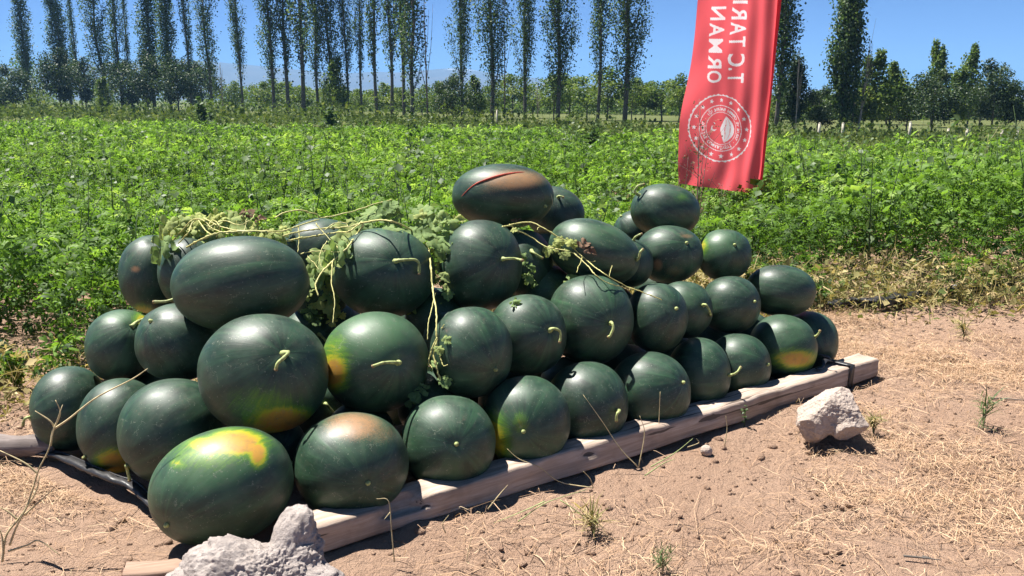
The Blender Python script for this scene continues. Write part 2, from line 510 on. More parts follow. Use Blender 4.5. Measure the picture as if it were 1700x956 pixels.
# ------------------------------------------------------------------ mountains and haze
def build_mountain():
    m, nt, b = new_mat('mountain_rock')
    co = obj_co(nt)
    n = noise_tex(nt, co, 0.012, 6)
    c = ramp(nt, n, [(0.35, (0.045, 0.042, 0.045)), (0.65, (0.085, 0.075, 0.07))])
    sep = nt.nodes.new('ShaderNodeSeparateXYZ'); nt.links.new(co, sep.inputs[0])
    mp = nt.nodes.new('ShaderNodeMapping'); mp.inputs['Scale'].default_value = (0.012, 0.012, 0.10)
    nt.links.new(co, mp.inputs['Vector'])
    h = mth(nt, 'MULTIPLY_ADD', sep.outputs['Z'], 0.010, mth(nt, 'MULTIPLY', noise_tex(nt, mp.outputs[0], 1.0, 6, 0.7), 1.1))
    right = mth(nt, 'MULTIPLY_ADD', sep.outputs['X'], 0.00060, mth(nt, 'SUBTRACT', h, 0.10))
    c = mix(nt, ramp(nt, mth(nt, 'MULTIPLY', right, 0.5), [(0.585, 0.0), (0.62, 1.0)]), c, (0.42, 0.44, 0.49))
    nt.links.new(c, b.inputs['Base Color'])
    b.inputs['Roughness'].default_value = 0.95
    px = [-1100, -600, 0, 200, 360, 460, 560, 680, 760, 860, 960, 1100, 1250, 1335, 1370, 1430, 1500, 1540, 1600, 1700, 2300, 2800]
    py = [125, 120, 118, 112, 104, 114, 124, 122, 116, 128, 139, 143, 150, 151, 147, 157, 150, 149, 153, 160, 150, 135]
    D0 = 2500.0
    th = np.linspace(-1100, 2800, 380)
    V = []; rows = np.linspace(0, 1, 26)
    top = np.interp(th, px, py)
    for r in rows:
        D = D0 * (0.62 + 0.60 * r)
        prof = math.sin(min(1, r / 0.63) * math.pi / 2) ** 1.7 if r < 0.63 else max(0, 1 - (r - 0.63) / 0.37 * 1.1)
        for k, x in enumerate(th):
            X = (x - 850) / F * D
            hz = (164.6 - top[k]) / F * D0 + CAM_H
            nzv = mnoise.fractal(Vector((X * 0.004, D * 0.004, 0.3)), 1.0, 2.0, 5)
            V.append((X, D, hz * prof * (1 + 0.13 * nzv * (1.6 - prof)) - 2.0 * (1 - prof)))
    nc = len(th); i = np.arange(len(rows) * nc).reshape(len(rows), nc)
    Q = np.stack([i[:-1, :-1].ravel(), i[:-1, 1:].ravel(), i[1:, 1:].ravel(), i[1:, :-1].ravel()], 1)
    tag(link('mountain', np_mesh('mountain', V, Q, True), m), 'far hazy mountain range with streaks of snow', kind='structure')


build_mountain()


def build_haze():
    m = bpy.data.materials.new('haze_air'); m.use_nodes = True
    nt = m.node_tree; nt.nodes.clear()
    out = nt.nodes.new('ShaderNodeOutputMaterial')
    v = nt.nodes.new('ShaderNodeVolumePrincipled')
    v.inputs['Color'].default_value = (0.30, 0.60, 1.0, 1)
    v.inputs['Density'].default_value = 0.00048
    v.inputs['Anisotropy'].default_value = 0.0
    nt.links.new(v.outputs[0], out.inputs['Volume'])
    bm = bmesh.new(); bmesh.ops.create_cube(bm, size=1)
    for w in bm.verts:
        w.co = Vector((w.co.x * 8600, w.co.y * 4300 + 1550, (w.co.z + .5) * 145 - 4))
    me = bpy.data.meshes.new('haze'); bm.to_mesh(me)
    tag(link('haze', me, m), 'pale summer haze in the air', kind='stuff')


build_haze()

# ------------------------------------------------------------------ crop field
def pinnate_leaf(seed, simple=False):
    """deeply cut melon leaf, length 1 along +y, bent"""
    r = np.random.default_rng(seed)
    V = []; T = []
    def z(y): return 0.10 * math.sin(y * 2.6) - 0.28 * y * y
    if simple:
        for a in (-0.95, -0.2, 0.55, 1.2):
            a += r.normal(0, .15); l = r.uniform(.55, .95); w = .115
            d = np.array([math.sin(a), math.cos(a)]); p = np.array([d[1], -d[0]])
            b = len(V)
            for q, zz in ((d * .05, 0), (d * l * .55 + p * w, -.05), (d * l, -.22 + r.normal(0, .08)), (d * l * .55 - p * w, -.02)):
                V.append((q[0], q[1] + .1, zz))
            T += [(b, b + 1, b + 2), (b, b + 2, b + 3)]
        return np.array(V), np.array(T)
    spec = [(0.12, 1.25, .42), (0.12, -1.25, .42), (0.36, 0.95, .55), (0.36, -0.95, .55), (0.62, 0.7, .42), (0.62, -0.7, .42), (0.6, 0.0, .48)]
    for y0, a, l in spec:
        a += r.normal(0, .12); l *= r.uniform(.8, 1.15)
        d = np.array([math.sin(a), math.cos(a)]); p = np.array([d[1], -d[0]])
        b = len(V); w = .050 + .045 * l
        pts = [(np.array([0, y0]) - d * .03, 0), (np.array([0, y0]) + d * l * .45 + p * w, .03), (np.array([0, y0]) + d * l * .8 + p * w * 1.1, r.normal(0, .05)),
               (np.array([0, y0]) + d * l, -.10 + r.normal(0, .06)), (np.array([0, y0]) + d * l * .75 - p * w * 1.1, r.normal(0, .05)), (np.array([0, y0]) + d * l * .4 - p * w, .03)]
        for q, zz in pts:
            V.append((q[0], q[1], z(q[1]) + zz))
        T += [(b, b + 1, b + 5), (b + 1, b + 2, b + 5), (b + 2, b + 4, b + 5), (b + 2, b + 3, b + 4)]
    return np.array(V), np.array(T)


def broad_leaf(seed):
    r = np.random.default_rng(seed)
    n = 9; V = [(0, .45, .06)]; T = []
    for k in range(n):
        a = 2 * math.pi * (k + .5) / n
        rr = .46 + (.12 if k % 2 else -.04) + r.normal(0, .03)
        V.append((rr * math.sin(a) * .95, .45 - rr * math.cos(a), -.10 + r.normal(0, .06) - .1 * abs(math.sin(a))))
    for k in range(n):
        T.append((0, 1 + k, 1 + (k + 1) % n))
    return np.array(V), np.array(T)


LEAF_MELON = [pinnate_leaf(i) for i in range(6)]
LEAF_SIMPLE = [pinnate_leaf(i + 20, True) for i in range(4)]
LEAF_BROAD = [broad_leaf(i + 40) for i in range(4)]
LEAF_DIAMOND = [(np.array([(0, 0, 0), (.42, .5, .05), (0, 1.0, -.05), (-.42, .5, .08)]), np.array([(0, 1, 2), (0, 2, 3)]))]
LEAF_BLADE = [(np.array([(-.03, 0, 0), (.03, 0, 0), (.025, .5, .06), (-.025, .5, .06), (0, 1, -.03)]), np.array([(0, 1, 2), (0, 2, 3), (3, 2, 4)]))]

LEAF_BLADE2 = [(LEAF_BLADE[0][0] * np.array([1.6, 3.0, 3.0]), LEAF_BLADE[0][1])]
BX = [-60, -3.0, -1.9, -1.45, -0.9, 0.3, 1.3, 2.2, 3.4, 5.0, 60]
BY = [3.3, 3.3, 3.45, 3.8, 4.2, 4.7, 5.05, 5.15, 5.25, 5.4, 5.4]
def field_near(x): return np.interp(x, BX, BY)
def field_far(x, y):
    """far end of the crop, as a depth, by the direction it is seen in"""
    px = 850 + x / np.maximum(y, .1) * F
    return np.interp(px, [-800, 0, 400, 700, 1000, 1300, 1700, 2500], [38, 33, 30, 25, 21.5, 18.2, 17, 15])


def canopy(x, y):
    px = 850 + x / np.maximum(y, .1) * F
    base = 0.17 + 0.19 * vnoise(x, y, 0.9, 5) + 0.20 * vnoise(x, y, 2.6, 11) ** 1.5 + 0.10 * vnoise(x, y, 7, 2)
    right = np.clip((x - 1.0) / 1.2, 0, 1) * np.clip((9 - y) / 3, 0, 1)
    low = 1 - .45 * np.exp(-(((x - 1.55) / .75) ** 2 + ((y - 6.6) / 1.2) ** 2))
    return low * (base + 0.22 * right) * np.clip((y - field_near(x)) / 0.6 + .4, .25, 1)


def field_patch(y0, y1, dens, temps, smin, smax, name, label, extra=0.0):
    wid = lambda y: 0.80 * y + 2.6
    area = (y1 - y0) * 2 * wid(y1)
    n = int(dens * area)
    y = rng.uniform(y0, y1, n); x = rng.uniform(-wid(y1), wid(y1), n)
    edge = field_near(x) + 0.9 * (vnoise(x, y, 1.9, 4) - .5)
    keep = (np.abs(x) < wid(y)) & (y > edge) & (y < field_far(x, y) - 4.0 + 6.0 * vnoise(x, y * .4, .55) ** 1.5)
    keep &= (np.hypot((x + 2.14) / .26, (y - 3.55) / .34) > 1)      # trodden spot round the lone melon
    keep &= (vnoise(x, y, 2.3, 41) > .14) | (rng.random(n) < .4)
    x, y = x[keep], y[keep]; n = len(x)
    h = canopy(x, y)
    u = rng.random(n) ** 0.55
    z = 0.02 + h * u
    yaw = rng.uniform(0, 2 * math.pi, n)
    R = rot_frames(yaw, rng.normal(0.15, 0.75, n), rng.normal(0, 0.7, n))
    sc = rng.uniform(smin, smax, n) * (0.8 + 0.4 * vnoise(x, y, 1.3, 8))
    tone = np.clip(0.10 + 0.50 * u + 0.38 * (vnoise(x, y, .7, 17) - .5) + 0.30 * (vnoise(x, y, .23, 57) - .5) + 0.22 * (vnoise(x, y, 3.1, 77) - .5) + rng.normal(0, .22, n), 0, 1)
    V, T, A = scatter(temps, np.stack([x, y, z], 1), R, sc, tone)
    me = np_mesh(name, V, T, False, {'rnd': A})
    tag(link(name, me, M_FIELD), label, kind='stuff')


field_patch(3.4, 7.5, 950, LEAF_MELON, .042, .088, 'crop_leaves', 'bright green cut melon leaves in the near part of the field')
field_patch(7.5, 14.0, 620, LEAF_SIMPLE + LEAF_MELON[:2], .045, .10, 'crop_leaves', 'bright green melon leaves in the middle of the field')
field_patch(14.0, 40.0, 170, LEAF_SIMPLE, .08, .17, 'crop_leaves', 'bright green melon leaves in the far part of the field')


def right_crop():
    """taller, broad-leaved plants at the right of the field"""
    n = 2800
    x = rng.uniform(0.9, 5.2, n); y = rng.uniform(5.4, 9.5, n)
    keep = (y > field_near(x) + .15) & (rng.random(n) < np.clip((x - 0.6) / 1.5, .15, 1)) & (vnoise(x, y, 1.6, 6) > .25)
    x, y = x[keep], y[keep]; n = len(x)
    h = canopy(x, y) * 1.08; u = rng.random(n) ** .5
    R = rot_frames(rng.uniform(0, 6.28, n), rng.normal(.15, .5, n), rng.normal(0, .45, n))
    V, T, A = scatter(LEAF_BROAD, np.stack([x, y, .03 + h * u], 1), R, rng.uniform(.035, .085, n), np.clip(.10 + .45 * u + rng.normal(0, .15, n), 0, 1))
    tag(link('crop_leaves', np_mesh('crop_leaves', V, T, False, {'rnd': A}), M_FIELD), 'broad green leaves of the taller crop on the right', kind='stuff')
    # upright stalks standing in the crop
    g = Geo()
    for k in range(1900):
        yy = rng.uniform(4.5, 30); xx = rng.uniform(-.62 * yy, .62 * yy)
        if yy < field_near(xx) + .25 or yy > field_far(xx, yy): continue
        hh = canopy(xx, yy) * rng.uniform(.95, 1.75)
        p = np.array([(xx, yy, 0), (xx + rng.normal(0, .03), yy, hh * .6), (xx + rng.normal(0, .07), yy + rng.normal(0, .04), hh)])
        v, t = tube(p, [.005, .004, .002], 3); g.add(v, t, rng.uniform(.2, .8))
        nl = 7
        zz = rng.uniform(.45, 1.05, nl)
        lv, lt, la = scatter(LEAF_DIAMOND, np.stack([np.full(nl, p[1][0]), np.full(nl, yy), zz * hh], 1), rot_frames(rng.uniform(0, 6.28, nl), rng.normal(.3, .5, nl), rng.normal(0, .4, nl)), rng.uniform(.03, .075, nl), rng.uniform(.2, .9, nl))
        g.add(lv, lt, la)
    tag(link('weed_stalks', g.mesh('weed_stalks'), M_WEED), 'slim upright weed stalks standing among the crop', kind='stuff')


right_crop()


def dry_margin():
    n = 34000
    x = rng.uniform(-3.2, 4.6, n); d = rng.normal(.12, .24, n)
    y = field_near(x) + d - .08
    w = np.where(x > 1.4, .45, np.where(x > .4, .9, np.where(x < -1.3, .22, .25)))
    keep = rng.random(n) < w
    x, y = x[keep], y[keep]; n = len(x)
    z = rng.random(n) ** 2 * np.where(x > .4, .24, .16) + .005
    R = rot_frames(rng.uniform(0, 6.28, n), rng.normal(.2, .7, n), rng.normal(0, .6, n))
    V, T, A = scatter(LEAF_BLADE2 * 3 + LEAF_DIAMOND + LEAF_SIMPLE[:2], np.stack([x, y, z], 1), R, rng.uniform(.025, .055, n), np.clip(rng.normal(.55, .25, n) - .15 * (x > 1.4), 0, 1))
    tag(link('dry_grass', np_mesh('dry_grass', V, T, False, {'rnd': A}), M_DRYW), 'yellow dried weeds along the edge of the field', kind='stuff')


dry_margin()


# ------------------------------------------------------------------ straw on the soil
PILE = [(-1.62, 2.75), (-1.0, 2.35), (-.8, 2.05), (-.45, 2.15), (1.55, 3.6), (1.3, 4.1), (-.2, 3.9), (-1.5, 3.5)]
def in_pile(x, y):
    inside = np.zeros(len(x), bool); j = len(PILE) - 1
    for i in range(len(PILE)):
        xi, yi = PILE[i]; xj, yj = PILE[j]
        c = ((yi > y) != (yj > y)) & (x < (xj - xi) * (y - yi) / (yj - yi + 1e-12) + xi)
        inside ^= c; j = i
    return inside


def ground_z(x, y):
    return ((vnoise(x, y, 2.1) - .5) * 0.035 + (vnoise(x, y, 7, 3) - .5) * 0.018 + (vnoise(x, y, 19, 9) - .5) * 0.012 + np.maximum(0, vnoise(x, y, 11, 21) - 0.68) * 0.05 - .012)


def straw():
    n = 640000
    x = rng.uniform(-2.6, 4.2, n); y = rng.uniform(1.2, 6.1, n)
    dens = np.clip((vnoise(x, y, 1.7, 31) - .36) * 2.6, 0.02, 1) * np.clip(.25 + .75 * (vnoise(x, y, 5, 13) - .2) * 1.8, .05, 1)
    dens *= np.where(x > -.2, .40 + .60 * np.clip((x - .6) / 1.2, 0, 1), .22)
    bare = np.exp(-(((x - .55) / .5) ** 2 + ((y - 2.55) / .28) ** 2)) + np.exp(-(((x - .0) / .35) ** 2 + ((y - 1.95) / .22) ** 2)) + np.exp(-(((x + 1.35) / .35) ** 2 + ((y - 2.2) / .35) ** 2))
    dens *= 1 - .82 * np.clip(bare, 0, 1)
    lo = np.exp(-(((x + 1.5) / .35) ** 2 + ((y - 2.62) / .16) ** 2))
    dens = np.clip(dens + .8 * lo, 0, 1)
    keep = (rng.random(n) < dens) & ~in_pile(x, y) & (y < field_near(x) + .2)
    x, y = x[keep], y[keep]; n = len(x)
    L = rng.gamma(1.5, .028, n) + .008
    w = rng.uniform(.0003, .0009, n)
    a = rng.uniform(0, 6.283, n); bend = rng.normal(0, .35, n)
    z0 = ground_z(x, y)
    lift = np.abs(rng.normal(0, .010, n)) * np.where(x > -.2, 1.4, .8)
    Vs = []
    for k, s in enumerate((-.5, 0.0, .5)):
        aa = a + bend * s
        cx = x + np.cos(aa) * L * s; cy = y + np.sin(aa) * L * s
        zc = z0 + .003 + lift * (1.0 if k == 1 else .35) + np.abs(rng.normal(0, .004, n))
        px, py = -np.sin(aa) * w, np.cos(aa) * w
        Vs += [np.stack([cx + px, cy + py, zc], 1), np.stack([cx - px, cy - py, zc + w * .8], 1)]
    V = np.stack(Vs, 1).reshape(-1, 3)
    t = np.array([(0, 1, 3), (0, 3, 2), (2, 3, 5), (2, 5, 4)])
    T = (t[None] + (np.arange(n) * 6)[:, None, None]).reshape(-1, 3)
    A = np.repeat(np.clip(rng.normal(.42, .28, n), 0, 1), 6)
    tag(link('straw', np_mesh('straw', V, T, False, {'rnd': A}), M_STRAW), 'dry cut straw strewn over the bare soil', kind='stuff')
    # clods
    n = 9000
    x = rng.uniform(-2.4, 3.4, n); y = rng.uniform(1.5, 5.3, n)
    keep = ~in_pile(x, y) & (y < field_near(x))
    x, y = x[keep], y[keep]; n = len(x)
    ico = bmesh.new(); bmesh.ops.create_icosphere(ico, subdivisions=1, radius=1)
    iv = np.array([v.co[:] for v in ico.verts]); it = np.array([[q.index for q in f.verts] for f in ico.faces])
    temps = [(iv * rng.uniform(.6, 1.3, (len(iv), 1)) * np.array([1, 1, .7]), it) for _ in range(4)]
    V, T, A = scatter(temps, np.stack([x, y, ground_z(x, y)], 1), rot_frames(rng.uniform(0, 6, n), rng.normal(0, .4, n), rng.normal(0, .4, n)), rng.gamma(1.6, .0028, n) + .002, rng.random(n))
    tag(link('soil_crumbs', np_mesh('soil_crumbs', V, T, True, {'rnd': A}), M_SOIL), 'small crumbs of reddish earth lying on the soil', kind='stuff')


straw()

# ------------------------------------------------------------------ trees
def poplar_meshes(seed, H, z0, w, nb, per, lsize, spread):
    r = np.random.default_rng(seed)
    g = Geo()
    wob = [(0, 0, -.1)] + [(r.normal(0, .05), r.normal(0, .05), H * f) for f in (.25, .5, .75)] + [(r.normal(0, .1), 0, H)]
    tp = smooth_path(wob, 12)
    v, t = tube(tp, [.085 * H / 9, .05 * H / 9, .012], 7); g.add(v, t)
    limbs = Geo(); P = []; tone = []
    for k in range(nb):
        f = (k + r.random()) / nb
        zs = z0 + (H - z0) * f * .9
        base = np.array([np.interp(zs, tp[:, 2], tp[:, 0]), np.interp(zs, tp[:, 2], tp[:, 1]), zs])
        ln = (1.0 + 1.5 * (1 - f)) * r.uniform(.7, 1.25) * H / 9
        an = r.uniform(0, 6.283); out = w * (0.35 + .65 * math.sin(math.pi * min(1, .25 + f * .75))) * r.uniform(.35, 1.0)
        d = np.array([math.cos(an), math.sin(an), 0])
        pts = np.array([base, base + d * out * .55 + np.array([0, 0, ln * .3]), base + d * out * .9 + np.array([0, 0, ln * .65]), base + d * out + np.array([0, 0, ln])])
        sp = smooth_path(pts, 7)
        v, t = tube(sp, [.018, .010, .004], 4); limbs.add(v, t)
        n = max(4, int(per * r.uniform(.4, 1.5)))
        s = r.random(n) ** .8
        q = np.stack([np.interp(s, np.linspace(0, 1, 7), sp[:, i]) for i in range(3)], 1)
        q += r.normal(0, spread, (n, 3)) * np.array([1, 1, 1.5])
        P.append(q); tone.append(np.clip(r.normal(.45, .25, n), 0, 1))
    P = np.concatenate(P); tone = np.concatenate(tone); n = len(P)
    R = rot_frames(r.uniform(0, 6.28, n), r.normal(-.6, .7, n), r.normal(0, .7, n))
    V, T, A = scatter(LEAF_DIAMOND, P, R, r.uniform(.7, 1.3, n) * lsize, tone)
    return g.mesh('trunk', True), limbs.mesh('branch', True), np_mesh('crown', V, T, False, {'rnd': A})


def round_tree_meshes(seed, H, z0, rx, n, lsize, lobes=9, conical=0.0):
    r = np.random.default_rng(seed)
    g = Geo(); limbs = Geo()
    tp = smooth_path([(0, 0, -.1), (r.normal(0, .04), r.normal(0, .04), z0), (r.normal(0, .08), 0, H * .8)], 8)
    v, t = tube(tp, [.05 * H / 2.5, .03 * H / 2.5, .008], 7); g.add(v, t)
    P = []; tone = []
    for k in range(lobes):
        f = (k + .5) / lobes
        zc = z0 + (H - z0) * (.12 + .8 * f)
        rr = rx * (math.sin(math.pi * (.18 + .72 * f)) * (1 - conical) + conical * (1.05 - f))
        an = k * 2.4 + r.normal(0, .4)
        c = np.array([math.cos(an) * rr * .6, math.sin(an) * rr * .6, zc])
        b0 = np.array([0, 0, max(z0 * .7, zc - .35 * (H - z0))])
        v, t = tube(smooth_path([b0, (b0 + c) / 2 + np.array([0, 0, -.05]), c], 5), [.02, .006], 4); limbs.add(v, t)
        m = int(n / lobes * r.uniform(.6, 1.4))
        q = r.normal(0, 1, (m, 3)); q /= np.linalg.norm(q, axis=1)[:, None]; q *= r.random((m, 1)) ** .45
        q = q * np.array([rr * .62 + .08, rr * .62 + .08, (H - z0) / lobes * 1.7]) * r.uniform(.8, 1.2) + c
        P.append(q); tone.append(np.clip(r.normal(.5, .24, m) + r.normal(0, .12), 0, 1))
    P = np.concatenate(P); tone = np.concatenate(tone); m = len(P)
    R = rot_frames(r.uniform(0, 6.28, m), r.normal(-.3, .7, m), r.normal(0, .7, m))
    V, T, A = scatter(LEAF_DIAMOND, P, R, r.uniform(.7, 1.3, m) * lsize, tone)
    return g.mesh('trunk', True), limbs.mesh('branch', True), np_mesh('crown', V, T, False, {'rnd': A})


def bare_tree_meshes(seed, H, n=7):
    r = np.random.default_rng(seed); g = Geo(); limbs = Geo()
    tp = smooth_path([(0, 0, -.1), (r.normal(0, .06), 0, H * .4), (r.normal(0, .12), 0, H)], 9)
    v, t = tube(tp, [.045, .03, .006], 6); g.add(v, t)
    for k in range(n):
        f = .25 + .65 * k / n; zs = H * f
        b = np.array([np.interp(zs, tp[:, 2], tp[:, 0]), np.interp(zs, tp[:, 2], tp[:, 1]), zs]); an = r.uniform(0, 6.28); l = (H - zs) * r.uniform(.5, .95)
        d = np.array([math.cos(an), math.sin(an), 0]) * .12 * l
        v, t = tube(smooth_path([b, b + d + np.array([0, 0, l * .45]), b + d * 1.5 + np.array([0, 0, l])], 5), [.016, .004], 4); limbs.add(v, t)
    return g.mesh('trunk', True), limbs.mesh('branch', True), None


def plant_tree(name, meshes, mats, px, base_y, label, cat='tree', group=None, scale=1.0, lean=0.0, t=None, sxy=1.0):
    g = on_ground(px, base_y) if t is None else np.array([at(px, 164.6, t)[0], at(px, 164.6, t)[1], 0])
    o = empty(name, (g[0], g[1], 0), label, cat, group)
    o.rotation_euler = (0, lean, random.uniform(0, 6.28))
    if lean: o.rotation_euler = (0, lean, 0)
    o.scale = (scale * sxy, scale * sxy, scale)
    for nm, me, mt in zip(('trunk', 'branch', 'crown'), meshes, mats):
        if me is not None: link(nm, me, mt, o)
    return o


MB = (M_BARK, M_BARK, M_POP)
POP = {
    'dense': [poplar_meshes(11, 10, .9, .62, 46, 190, .105, .15), poplar_meshes(12, 10, 1.2, .60, 44, 170, .105, .15)],
    'mid': [poplar_meshes(13, 10, 1.5, .66, 44, 135, .095, .14), poplar_meshes(14, 10, 1.1, .74, 40, 140, .095, .16), poplar_meshes(19, 10, 1.9, .58, 42, 125, .095, .14)],
    'thin': [poplar_meshes(15, 10, 1.9, .48, 36, 80, .105, .11), poplar_meshes(16, 10, 1.7, .42, 34, 72, .105, .11)],
    'wide': [poplar_meshes(17, 10, 1.0, .84, 58, 215, .08, .14), poplar_meshes(18, 10, 1.2, .78, 52, 190, .08, .15)],
}
# photograph x of the trunk foot, y of the foot, kind, scale, widening, lean, what singles it out
POPLARS = [
    (-8, 187, 'dense', 1.15, 1.2, 0, 'tall poplar cut by the left edge of the picture'),
    (53, 187, 'dense', 1.2, 1.25, -.03, 'full leafy poplar just in from the left edge, leaning left'),
    (121, 187, 'dense', 1.2, 1.35, -.10, 'leafy poplar leaning left over the dark round tree'),
    (139, 188, 'thin', 1.2, .8, -.05, 'thin-trunked poplar pressed against the leaning leafy one'),
    (181, 190, 'mid', 1.15, 1.2, -.05, 'airy pale poplar between the round tree and the dark clump'),
    (206, 191, 'thin', 1.15, 1.0, -.03, 'slender poplar on the left rim of the dark clump'),
    (222, 190, 'thin', 1.15, .6, -.02, 'bare-stemmed thin poplar on the dark clump, right of its slender twin'),
    (258, 191, 'dense', 1.1, 1.35, -.02, 'darkest, densest poplar in the middle of the dark clump'),
    (286, 193, 'dense', 1.1, 1.15, 0, 'bushy poplar at the right end of the dark clump'),
    (319, 193, 'thin', 1.1, .9, 0, 'narrow see-through poplar right of the dark clump'),
    (353, 194, 'mid', 1.1, .95, -.01, 'thin straight poplar with a mottled crown left of a clear sky gap'),
    (405, 195, 'mid', 1.1, 1.05, -.02, 'lone poplar between two wide gaps of clear sky'),
    (456, 197, 'mid', 1.1, 1.05, -.02, 'poplar with crown spreading left, right of the lone poplar'),
    (480, 197, 'thin', 1.1, 1.2, 0, 'second poplar right of the lone one, crown sparse below'),
    (505, 198, 'thin', 1.1, 1.15, 0, 'poplar left of the fir-like dark sapling, foliage only high up'),
    (530, 199, 'mid', 1.05, .9, 0, 'straight poplar rising directly left of the dark sapling'),
    (552, 199, 'mid', 1.05, 1.05, 0, 'poplar rising out of the dark leafy sapling'),
    (578, 199, 'mid', 1.05, .85, 0, 'poplar on the right rim of the dark leafy sapling'),
    (602, 200, 'thin', 1.05, .75, 0, 'thinnest leafy poplar, alone right of the dark sapling'),
    (626, 201, 'thin', 1.05, .9, -.01, 'thin poplar left of the fuller pair of poplars'),
    (651, 202, 'mid', 1.05, .95, 0, 'yellowish-green full poplar, left of a fuller pair'),
    (671, 203, 'thin', 1.05, .9, 0, 'sparse poplar squeezed between two fuller ones left of the bare twigs'),
    (686, 204, 'mid', 1.0, .95, 0, 'fuller poplar directly left of the bare reddish twigs'),
    (768, 207, 'wide', 1.0, .95, 0, 'wide poplar directly right of the bare reddish twigs'),
    (817, 209, 'wide', 1.0, .82, 0, 'poplar left of the tall bare pole-like sapling'),
    (872, 211, 'wide', 1.0, .85, 0, 'poplar right of the tall bare pole-like sapling'),
    (925, 212, 'wide', 1.0, 1.12, .005, 'wide airy poplar with fanned lower branches, left of the last two before the banner'),
    (991, 214, 'mid', 1.0, .95, .005, 'narrower poplar second from the red banner on its left'),
    (1036, 215, 'wide', 1.0, 1.22, .01, 'broadest leafy poplar, nearest to the red banner on its left'),
]
for i, (px, by, kind, sc, sw, lean, lab) in enumerate(POPLARS):
    plant_tree('poplar_tree', POP[kind][i % len(POP[kind])], MB, px, by, lab, 'poplar', 'poplars in a row behind the field', sc * random.uniform(.92, 1.1), lean, None, sw * random.uniform(.85, 1.2))

COLUMN = [poplar_meshes(31, 5.2, .25, .62, 60, 190, .10, .16), poplar_meshes(32, 4.0, .3, .45, 40, 120, .10, .14)]
plant_tree('poplar_tree', poplar_meshes(33, 9, .9, .55, 50, 200, .09, .14), MB, 1287, 224, 'dense poplar half hidden behind the red banner pole', 'poplar', None, .9, .02)
plant_tree('poplar_tree', COLUMN[0], MB, 1396, 224, 'tall solitary columnar poplar right of the red banner', 'poplar', None, .95, .01, None, .86)
plant_tree('poplar_tree', COLUMN[1], (M_BARK, M_BARK, M_DARKT), 1318, 223, 'short dark poplar between the banner and the columnar poplar', 'poplar', None, .62, 0, None, 1.3)

RT_DARK = [round_tree_meshes(41, 4.2, .9, 1.5, 5200, .12), round_tree_meshes(42, 3.6, .5, 1.6, 5200, .12), round_tree_meshes(43, 3.0, .4, .8, 3600, .10, 9, .5)]
RT_ORCH = [round_tree_meshes(51, 2.5, .7, 1.15, 2100, .115), round_tree_meshes(52, 2.3, .75, 1.2, 1900, .115), round_tree_meshes(53, 2.6, .6, 1.0, 1800, .115, 8), round_tree_meshes(54, 2.4, .65, 1.3, 2200, .115)]
MD = (M_BARK, M_BARK, M_DARKT)
MO = (M_BARK, M_BARK, M_ORCH)
for px, t, k, sc, lab, mats in [
    (22, 66, 1, 1.0, 'dark low tree behind the two leftmost poplars', MD),
    (100, 62, 0, 1.05, 'dark round tree rising between the poplars on the left', MD),
    (142, 70, 0, 1.0, 'olive round tree behind the leaning poplar', MO),
    (205, 66, 1, 1.1, 'dark broad tree at the left of the dark clump', MD),
    (245, 62, 0, 1.0, 'dark tall tree in the middle of the dark clump', MD),
    (295, 60, 0, .95, 'dark tree at the right of the dark clump', MD),
    (335, 74, 1, 1.15, 'light olive tree right of the dark clump', MO),
    (172, 58, 2, .85, 'small light green tree under the pale airy poplar', MO),
    (560, 50, 2, 1.15, 'dark leafy sapling with spreading tips among the thin poplars', MD),
    (750, 40, 1, .62, 'dark bushy tree under the poplar right of the bare twigs', MD),
    (788, 42, 2, .75, 'olive bushy tree between the bare twigs and the bare sapling', MO),
]:
    plant_tree('round_tree', RT_DARK[k], mats, px, 0, lab, 'tree', None, sc, 0, t)
orch_px = [8, 60, 385, 432, 462, 500, 540, 590, 640, 668, 700, 735, 815, 850, 885, 920, 945, 975, 1008, 1050, 1072, 1100, 1128, 1150, 1180]
for i, px in enumerate(orch_px):
    t = 74 - 30 * min(1, px / 1100) + (i % 3) * 3.0
    nth = ['first', 'second', 'third', 'fourth', 'fifth', 'sixth', 'seventh', 'eighth', 'ninth', 'tenth', 'eleventh', 'twelfth', 'thirteenth', 'fourteenth', 'fifteenth', 'sixteenth', 'seventeenth', 'eighteenth', 'nineteenth', 'twentieth', 'twenty-first', 'twenty-second', 'twenty-third', 'twenty-fourth', 'twenty-fifth'][i]
    lab = 'low rounded orchard tree behind the poplars, %s from the left' % nth
    plant_tree('orchard_tree', RT_ORCH[i % 4], MO, px, 0, lab, 'tree', 'orchard trees behind the poplars', random.uniform(.72, 1.15), 0, t + random.uniform(-4, 5), random.uniform(.85, 1.35))

